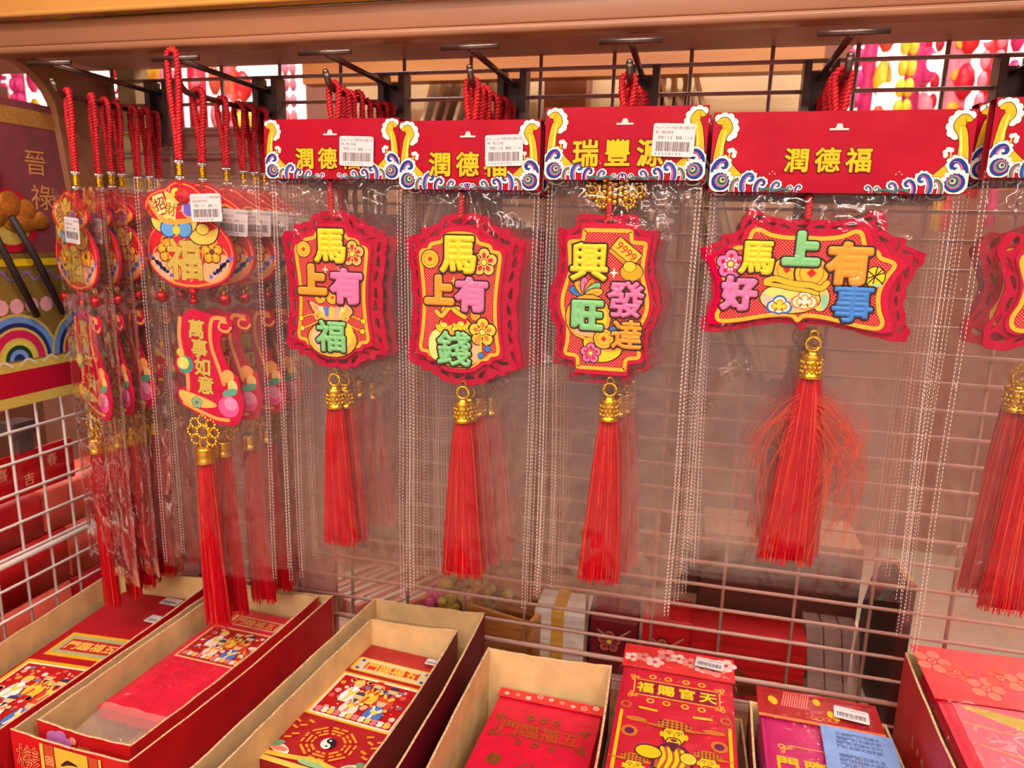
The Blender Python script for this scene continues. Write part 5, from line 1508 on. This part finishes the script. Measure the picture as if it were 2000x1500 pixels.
packet('magenta envelopes with gold lettering under a red header with a tag', (.152, .612, EYE - .477), math.radians(-1), .112, .215, .012, MAG, art6, RG, flap=(.062, .112, mat('red_header_paper', (176, 16, 24), .3, coat=.3), flap6), sleeve=(.004, -.108, .114, 9), tagspec=((.030, .083, -.12, .032),))
for i, z in enumerate((-.495, -.512)): packet('magenta envelopes lower in their tray, %s from the top' % ('second', 'third')[i], (.152, .585, EYE + z), 0, .112, .21, .012, MAG, lambda F, w, l: F.rect(-.4 * w, .4 * w, -.2 * l, .2 * l, ink((190, 10, 96))), RG)
# blue leaflet over the magenta envelopes
lf = empty('blue_leaflet', (.178, .578, EYE - .4605), 'pale blue printed leaflet with a row of small pictures on the magenta envelopes', 'leaflet', rz=math.radians(-3))
mb = MB(); mb.box(-.032, .032, -.095, .093, 0, .0006, mat('blue_paper', (126, 160, 216), .5)); mb.build('sheet', lf)
F = Flat(0.0)
for k in range(9):
    if k in (4,): continue
    y0 = F.w
    F.text('五福臨門紅包袋大吉利新春'[k % 4:k % 4 + 8], 0, .084 - .0062 * k, .0052, ink((70, 80, 140)), step=.95)
for k, cc in enumerate(((50, 44, 60), (226, 80, 30), (236, 180, 40), (60, 50, 60), (210, 50, 60))): F.rect(-.026 + .0108 * k, -.0165 + .0108 * k, -.005, .024, ink(cc)); F.disc(-.0212 + .0108 * k, .012, .003, ink((240, 200, 140)))
o = F.build('printed_face', lf); o.location = (0, 0, .0008); o.rotation_euler = (-math.pi / 2, 0, 0)
packet('pink envelopes with gold glitter leaves under a red flowered header at the right end', (.318, .572, EYE - .426), math.radians(2), .150, .25, .014, CRIM, art7, RG, tilt=math.radians(7), flap=(.085, .160, mat('red_flower_header', (214, 22, 26), .35, coat=.2), soft_flap), sleeve=(.006, -.125, .09, 12), tagspec=((.036, .098, -.1, .034),))
for i, z in enumerate((-.462, -.477, -.492, -.507, -.522)): packet('pink envelopes lower in the tall right tray, %s from the top' % ('second', 'third', 'fourth', 'fifth', 'sixth')[i], (.316, .565, EYE + z), 0, .150, .25, .014, CRIM, lambda F, w, l: F.rect(-.4 * w, .4 * w, -.2 * l, .2 * l, ink((200, 50, 80))), RG)


# ------------------------------------------------------------------ velvet hanging and packs at the left side grid
vh = empty('velvet_hanging', (XG + .012, .655, EYE - .205), 'maroon velvet wall hanging with gold lettering, scales and rainbow waves', 'wall hanging', rz=math.pi / 2)
# local x runs along the grid (towards the back), local -y faces the aisle
vm = mat('maroon_velvet', (126, 14, 36), .85, sheen=.5, var=.12)
mb = MB(); mb.box(-.20, .080, -.002, .004, .0, .334, vm); mb.build('cloth', vh)
F = Flat(-.0025)
gt = ink((226, 160, 90))
F.rect(-.2, .08, .308, .326, mat('brocade_gold', (150, 90, 40), .5, rgb2=(214, 160, 80), scale=900))
F.text('晉', .028, .270, .030, gt, off=.01); F.text('祿', .032, .232, .030, gt, off=.01)
F.rect(-.2, .08, .0, .012, M_GLIT); F.rect(-.2, .08, .012, .040, ink((190, 20, 50)))
F.rect(-.2, .08, .040, .050, M_GLIT)
F.rect(-.2, .08, .050, .17, mat('green_sequins', (40, 96, 60), .4, rgb2=(190, 130, 40), scale=700))
for cx_ in (-.02, .075, -.115):
    for r, c in ((.052, M_GLIT), (.049, ink((110, 150, 220))), (.042, ink((40, 50, 110))), (.037, M_GLIT), (.034, ink((206, 40, 90))), (.025, M_GLIT), (.022, ink((220, 210, 90))), (.017, ink((40, 70, 50))), (.012, ink((120, 160, 230))), (.007, ink((40, 50, 110)))):
        F.poly([(cx_ + r * math.cos(math.pi * k / 16), .052 + r * math.sin(math.pi * k / 16)) for k in range(17)], c)
for k in range(12): F.disc(-.13 + .019 * k, .112, .009, ink((236, 170, 180)), n=8)
for k in range(8): F.stroke([(-.14 + .03 * k, .046), (-.13 + .03 * k, .052), (-.12 + .03 * k, .046)], .003, ink((230, 220, 190)), sm=3)
for k in range(7): F.rrect(-.13 + .032 * k, .160, .026, .008, .003, ink((246, 210, 30)))
for k in range(5): F.stroke([(-.10 + .03 * k, .140), (-.09 + .03 * k, .150), (-.08 + .03 * k, .140), (-.07 + .03 * k, .148)], .003, ink((150, 110, 180)), sm=3)
F.disc(-.012, .205, .034, ink((190, 30, 50))); F.disc(-.012, .205, .026, M_GLIT); F.stroke([(-.012 + .018 * math.cos(a * .5) * (1 - a / 16), .205 + .018 * math.sin(a * .5) * (1 - a / 16)) for a in range(14)], .006, ink((226, 220, 60)))
F.build('embroidery', vh)
mb = MB()
for (x, z, r, s_) in ((-.045, .252, .026, (1, .22, .95)), (-.03, .212, .014, (1.2, .25, 1)), (-.012, .222, .015, (1, .25, 1)), (.008, .216, .013, (1, .25, 1)), (.024, .206, .011, (1.1, .25, .9)), (.0, .202, .014, (1.6, .25, .7)), (-.045, .198, .012, (1.3, .25, .8))): mb.sphere((x, -.004, z), r, mat('bronze_brocade', (176, 100, 30), .35, metal=.5, rgb2=(216, 150, 60), scale=500), 16, 10, s_)
mb.build('padded_motif', vh, True)
for k in range(2):
    mb = MB(); mb.tube([(-.05 + .03 * k, -.014, .21), (-.03 + .035 * k, -.016, .16), (.0 + .035 * k, -.012, .10)], .0038, mat('black_strap', (36, 24, 26), .6), 8); mb.build('strap', vh, True)

sr = empty('stocked_rack', (-.90, .60, CT), 'rack of red packets seen through the white side grid', 'rack')
mb = MB(); mb.box(-.17, .13, -.40, .35, -.004, 0, M_SHELF); mb.build('rack_board', sr)
mb = MB(); mb.box(-.17, -.15, -.40, .35, 0, .75, mat('dark_rack', (110, 60, 44), .5)); mb.build('rack_back', sr)
rp = mat('plain_red_packet', (255, 104, 80), .45, var=.08, scale=12)
rnd = random.Random(5)
for j, (z0, hh, n) in enumerate(((.0, .075, 5), (.076, .075, 5), (.152, .056, 4))):
    for i in range(n):
        y = .25 + i * (.60 / n)
        mb = MB(); mb.rbox(-.862, -.790, y, y + .58 / n, CT + z0 + .0005, CT + z0 + hh - .001, rp if (i + j) % 4 else M_BOXRED, .002)
        o = mb.build('red_packet', None, True, org=(-.83, y, CT + z0)); o.location = (-.83, y, CT + z0)
        tag(o, 'plain red packet behind the white side grid, %s row, %s from the front' % (('bottom', 'middle', 'top')[j], ORD[i] if i else 'first'), 'packet', 'red packets behind the side grid')
rb = empty('rail_bracket', (-.775, .66, EYE - .30), 'dark grey rail bracket clipped on the side grid by the red printed pouch', 'bracket')
mb = MB(); mb.box(-.006, .012, -.008, .012, -.02, .05, M_STEELD); mb.box(-.012, .014, -.014, .016, .05, .066, M_STEELD); mb.build('bracket_arm', rb)
F = Flat(0.0); F.rrect(0, 0, .30, .052, .004, mat('red_foil_pouch', (206, 16, 24), .25, coat=.5))
for k in range(8): F.text('福喜吉春'[k % 4], -.12 + .034 * k, (.007 if k % 2 else -.008), .016, ink((246, 190, 150)), off=.01)
pr = empty('printed_pouch', (-.762, .575, EYE - .297), 'red pouch with pale lettering hung behind the white side grid', 'pouch'); o = F.build('printed_face', pr); o.rotation_euler = (0, 0, math.pi / 2)
mb = MB(); mb.box(-.006, -.0005, -.15, .15, -.026, .026, M_BOXRED); mb.build('pouch_body', pr)

# ------------------------------------------------------------------ rear unit behind the grid
WOOD = mat('honey_wood', (214, 150, 84), .35, rgb2=(170, 96, 40), scale=18, stretch=(.15, 1, 1), detail=6)
WOODV = mat('brown_wood_post', (176, 118, 78), .45, rgb2=(140, 88, 56), scale=18, stretch=(1, 1, .12), detail=6)
ru = empty('rear_cabinet', (-.2, 1.10, 0), 'wood framed cabinet with pale back boards standing behind the grid', 'cabinet')
mb = MB(); mb.box(-.575, .135, 1.005, 1.03, EYE + .206, EYE + .262, WOOD); mb.build('lintel', ru, org=ru.location)
mb = MB(); mb.box(-.232, -.170, 1.09, 1.13, 0, EYE + .240, WOODV); mb.build('post', ru, org=ru.location)
BEI = mat('beige_board', (236, 206, 160), .5, scale=5)
for i, (x0, x1) in enumerate(((-.575, -.40), (-.398, -.234), (-.168, -.02), (-.018, .135))):
    mb = MB(); mb.box(x0, x1, 1.135 + .01 * (i % 2), 1.15 + .01 * (i % 2), EYE - .20, EYE + .24, BEI); mb.build('back_board', ru, org=ru.location)
mb = MB(); mb.box(-.60, .16, 1.10, 1.16, 0, EYE - .20, mat('mauve_panel', (150, 100, 88), .6, scale=6)); mb.build('lower_panel', ru, org=ru.location)
# leaning bundles of pale sheets
rnd = random.Random(9)
for q, (x, n, lean, lb) in enumerate(((-.455, 9, .30, 'stack of pale sheets leaning left of the brown wooden post'), (-.10, 5, .10, 'stack of pale sheets leaning right of the brown wooden post'), (.095, 4, -.30, 'dark-edged sheets leaning at the right end of the rear cabinet'))):
    r = empty('sheet_bundle', (x, 1.09, EYE - .198), lb, 'paper')
    for k in range(n):
        mb = MB(); dx = (k - n / 2) * .016
        c = mat(('sheet_cream', 'sheet_grey', 'sheet_tan')[k % 3], ((246, 226, 190), (206, 176, 140), (160, 120, 90))[k % 3], .45)
        v = []
        for y in (-.03 + .003 * k, .03): v += [(dx, y, 0), (dx + .0055, y, 0), (dx + .0055 + lean * .44, y, .42), (dx + lean * .44, y, .42)]
        mb.add(v, [(0, 1, 2, 3), (7, 6, 5, 4), (0, 4, 5, 1), (1, 5, 6, 2), (2, 6, 7, 3), (3, 7, 4, 0)], c); mb.build('sheet', r)

# things on the rear half of the counter, seen low through the grid
gp = ((.96, 'striped'),)
for i, (x, lb) in enumerate(((-.475, 'first'), (-.42, 'second'), (-.365, 'third'))):
    r = empty('striped_packet', (x, .93, CT), 'pink and cream striped packet lying behind the grid, %s from the left' % lb, 'packet', 'striped packets behind the grid', rz=-.5)
    for k in range(6):
        mb = MB(); mb.box(-.03 + .0095 * k, -.0215 + .0095 * k, -.07, .07, 0, .02 + .002 * (k % 2), ink(((246, 200, 180), (250, 236, 210), (236, 150, 130))[k % 3])); mb.build('stripe', r)
r = empty('gold_flower_bunch', (-.265, .93, CT), 'bunch of yellow green foil flowers behind the grid', 'flowers')
mb = MB(); rnd = random.Random(2)
for k in range(70): mb.sphere((rnd.uniform(-.05, .05), rnd.uniform(-.05, .05), .012 + rnd.uniform(0, .05)), rnd.uniform(.006, .012), mat('yellow_foil', (226, 206, 90), .35, rgb2=(180, 160, 50), scale=200), 7, 5)
mb.build('petals', r, True)
mb = MB()
for k in range(9): mb.sphere((-.07 + rnd.uniform(-.015, .015), rnd.uniform(-.03, .03), .012 + rnd.uniform(0, .01)), .009, mat('pink_foil', (246, 110, 160), .35), 7, 5)
mb.build('pink_petals', r, True)
r = empty('wooden_crate', (-.205, .86, CT), 'small light wooden crate behind the fourth tray', 'crate', rz=-.25)
for k in range(4):
    mb = MB(); mb.box(-.05, .05, -.04 + .001, -.035, .004 + .016 * k, .017 + .016 * k, WOOD); mb.box(-.05, .05, .035, .04, .004 + .016 * k, .017 + .016 * k, WOOD); mb.build('slat', r)
for s in (-1, 1):
    mb = MB(); mb.box(s * .05 - .003, s * .05 + .003, -.042, .042, 0, .07, WOOD); mb.build('end_board', r)
r = empty('white_box', (-.133, .858, CT), 'white box with a gold band behind the fourth tray', 'box')
mb = MB(); mb.rbox(-.034, .034, -.03, .03, 0, .075, mat('white_board', (238, 226, 212), .4), .002); mb.build('carton', r); mb = MB(); mb.box(-.012, .004, -.0315, .0315, -.0, .0765, mat('gold_band', (226, 172, 70), .4)); mb.build('band', r)
for i, (x, w_, hh, c, lb) in enumerate(((-.065, .058, .075, M_BOXDK, 'maroon packet with a faint pattern beside the white box'), (.0, .06, .085, M_BOXRED, 'red packet behind the gold-figure envelopes'))):
    r = empty('maroon_packet', (x, .86, CT), lb, 'packet'); mb = MB(); mb.rbox(-w_ / 2, w_ / 2, -.03, .03, 0, hh, c, .003); mb.build('packet_body', r)
    F = Flat(-.0305)
    blossom(F, -.005, .045, .016, (190, 90, 90), (160, 50, 50)); F.stroke([(-.02, .06), (0, .05), (.02, .064)], .002, ink((214, 150, 130)), sm=3); F.build('printed_face', r)
r = empty('dark_brown_box', (.125, .93, CT), 'large dark brown box standing behind the grid at the right', 'box')
mb = MB(); mb.rbox(-.088, .10, -.04, .05, 0, .175, mat('dark_brown_board', (98, 48, 34), .5), .003); mb.build('carton', r); mb = MB(); mb.box(-.087, .099, -.0405, .051, .175, .183, mat('tan_lid', (190, 140, 100), .5)); mb.build('lid_edge', r)
r = empty('red_carton', (.105, .85, CT), 'low bright red carton behind the magenta envelopes', 'box')
mb = MB(); mb.rbox(-.075, .055, -.03, .03, 0, .088, mat('bright_red_board', (186, 20, 22), .4), .003); mb.build('carton', r); F = Flat(-.0305); F.poly([(-.07, .02), (-.02, .045), (.01, .02), (.05, .04), (.05, .02), (-.02, .005)][::-1], ink((120, 60, 30))); F.build('printed_face', r)
r = empty('clear_packs', (.200, .85, CT), 'clear plastic packs standing behind the grid beside the red carton', 'packs')
for k in range(3):
    mb = MB(); mb.add([(-.03 + .02 * k, -.028, 0), (-.012 + .02 * k, -.028, 0), (-.022 + .02 * k, -.01, .10), (-.04 + .02 * k, -.01, .10), (-.03 + .02 * k, .02, 0), (-.012 + .02 * k, .02, 0), (-.022 + .02 * k, .025, .10), (-.04 + .02 * k, .025, .10)], [(0, 1, 2, 3), (5, 4, 7, 6), (1, 5, 6, 2), (4, 0, 3, 7), (3, 2, 6, 7)], M_SLEEVE); mb.build('pack', r)
r = empty('dark_curved_stand', (.255, .90, CT), 'dark stand with a curved front edge at the right end of the rear counter', 'stand')
Qp = [(-.11, 0), (.05, 0), (.05, .02), (.04, .09), (.015, .14), (-.02, .175), (-.05, .19), (-.11, .19)]
v = [(x, p[0], p[1]) for x in (-.012, 0) for p in Qp]; n = len(Qp)
mb = MB(); mb.add(v, [tuple(range(n)), tuple(range(n, 2 * n))[::-1]] + [(i, n + i, n + (i + 1) % n, (i + 1) % n) for i in range(n)], mat('dark_stand_board', (70, 34, 30), .5)); mb.build('side_board', r)
mb = MB(); mb.tube([(-.006, p[0], p[1] + .002) for p in Qp[2:]], .004, mat('tan_lid', (190, 140, 100), .5), 6); mb.build('edge_trim', r)

# ------------------------------------------------------------------ bright decorations across the aisle
def glow(name, rgb, e):
    m = bpy.data.materials.new(name); m.use_nodes = True; p = m.node_tree.nodes['Principled BSDF']
    nz = m.node_tree.nodes.new('ShaderNodeTexNoise'); nz.inputs['Scale'].default_value = 3
    p.inputs['Base Color'].default_value = L(rgb); p.inputs['Emission Color'].default_value = L(rgb); p.inputs['Emission Strength'].default_value = e
    m.node_tree.links.new(nz.outputs[0], p.inputs['Roughness'])
    return m


PANEL = glow('backlit_panel', (255, 236, 226), 1.8)
for nm, x0, x1, lb in (('right', .44, 1.7, 'backlit white display panel on the right behind the red decorations'), ('left', -2.9, -1.5, 'backlit white display panel on the left behind the red decorations')):
    r = empty('lit_panel', ((x0 + x1) / 2, 2.6, EYE + .2), lb, 'light panel')
    mb = MB(); mb.box(x0, x1, 2.60, 2.64, EYE + .20, 2.5, PANEL); mb.build('diffuser', r, org=r.location)
    mb = MB()
    for z in (EYE + .17, 2.5): mb.box(x0 - .03, x1 + .03, 2.58, 2.66, z, z + .03, M_ORANGE)
    mb.build('frame', r, org=r.location)
rnd = random.Random(31)
HC = [(226, 24, 60), (240, 60, 130), (232, 40, 40), (250, 190, 40), (236, 90, 60), (214, 30, 120), (246, 130, 150)]
SH = ['pink', 'red', 'orange', 'golden', 'magenta', 'rose']
hm = [mat('bright_paper_%d' % i, c, .4, var=.15, scale=30) for i, c in enumerate(HC)]
NTH = 'first second third fourth fifth sixth seventh eighth ninth tenth eleventh twelfth thirteenth fourteenth fifteenth sixteenth seventeenth eighteenth nineteenth twentieth twenty-first twenty-second twenty-third twenty-fourth'.split()
for i in range(46):
    right = i < 22
    x = (.37 + .036 * i + rnd.uniform(-.012, .012)) if right else (-2.62 + .056 * (i - 22) + rnd.uniform(-.015, .015))
    y = 2.20 + rnd.uniform(-.12, .12); zt = EYE + rnd.uniform(.55, .75)
    ci = rnd.randrange(7); kind = i % 3
    r = empty('hanging_decoration', (x, y, zt - .5), '%s %s hanging in the far %s aisle, %s from the left there' % (('crimson', 'pink', 'red', 'golden', 'orange', 'magenta', 'rose')[ci], ('firecracker string', 'paper banner', 'paper lantern string')[kind], 'right' if right else 'left', NTH[i if right else i - 22]), 'decoration', 'far decorations on the right' if right else 'far decorations on the left')
    c1, c2 = hm[ci], rnd.choice(hm)
    mb = MB(); mb.tube([(0, 0, .5), (0, 0, .5 + 2.8 - zt)], .002, M_CORD, 5); mb.build('string', r)
    mb = MB(); wv = rnd.uniform(.016, .034)
    if kind == 0:
        for k in range(9):
            for s in (-1, 1): mb.sphere((s * wv * .5, 0, .48 - .05 * k), .018, c1, 8, 5, (.7, .7, 1.35))
    elif kind == 1:
        mb.box(-wv, wv, -.004, .004, .04, .5, c1)
        for k in range(5): mb.sphere((0, -.006, .1 + .08 * k), wv * .55, c2, 8, 5, (1, .3, 1))
    else:
        for k in range(4): mb.lathe([(.008, 0), (wv, -.02), (wv * 1.2, -.045), (wv, -.07), (.008, -.09)], (0, 0, .48 - .11 * k), c1 if k % 2 else c2, 10)
    mb.build('paper_body', r, True)
    mb = MB(); mb.lathe([(.004, .06), (.012, .03), (.014, -.06)], (0, 0, 0), c2, 8); mb.build('fringe', r, True)
BULB = glow('bulb_white', (255, 240, 230), 9.0)
for i in range(10):
    x = .42 + .11 * i if i < 5 else -2.3 + .22 * (i - 5)
    zz = EYE + .36 + .07 * (i % 3)
    r = empty('glowing_bulb', (x, 2.02 + .03 * (i % 3), zz), 'small white glowing bulb on a wire in the far %s aisle, %s from the left' % ('right' if i < 5 else 'left', ORD[i % 5] if i % 5 else 'first'), 'bulb', 'glowing bulbs on the right' if i < 5 else 'glowing bulbs on the left')
    MB().sphere((0, 0, 0), .02, BULB, 10, 6).build('glass_bulb', r, True); MB().tube([(0, 0, .018), (0, 0, 2.8 - zz)], .0015, M_STEELD, 5).build('wire', r)
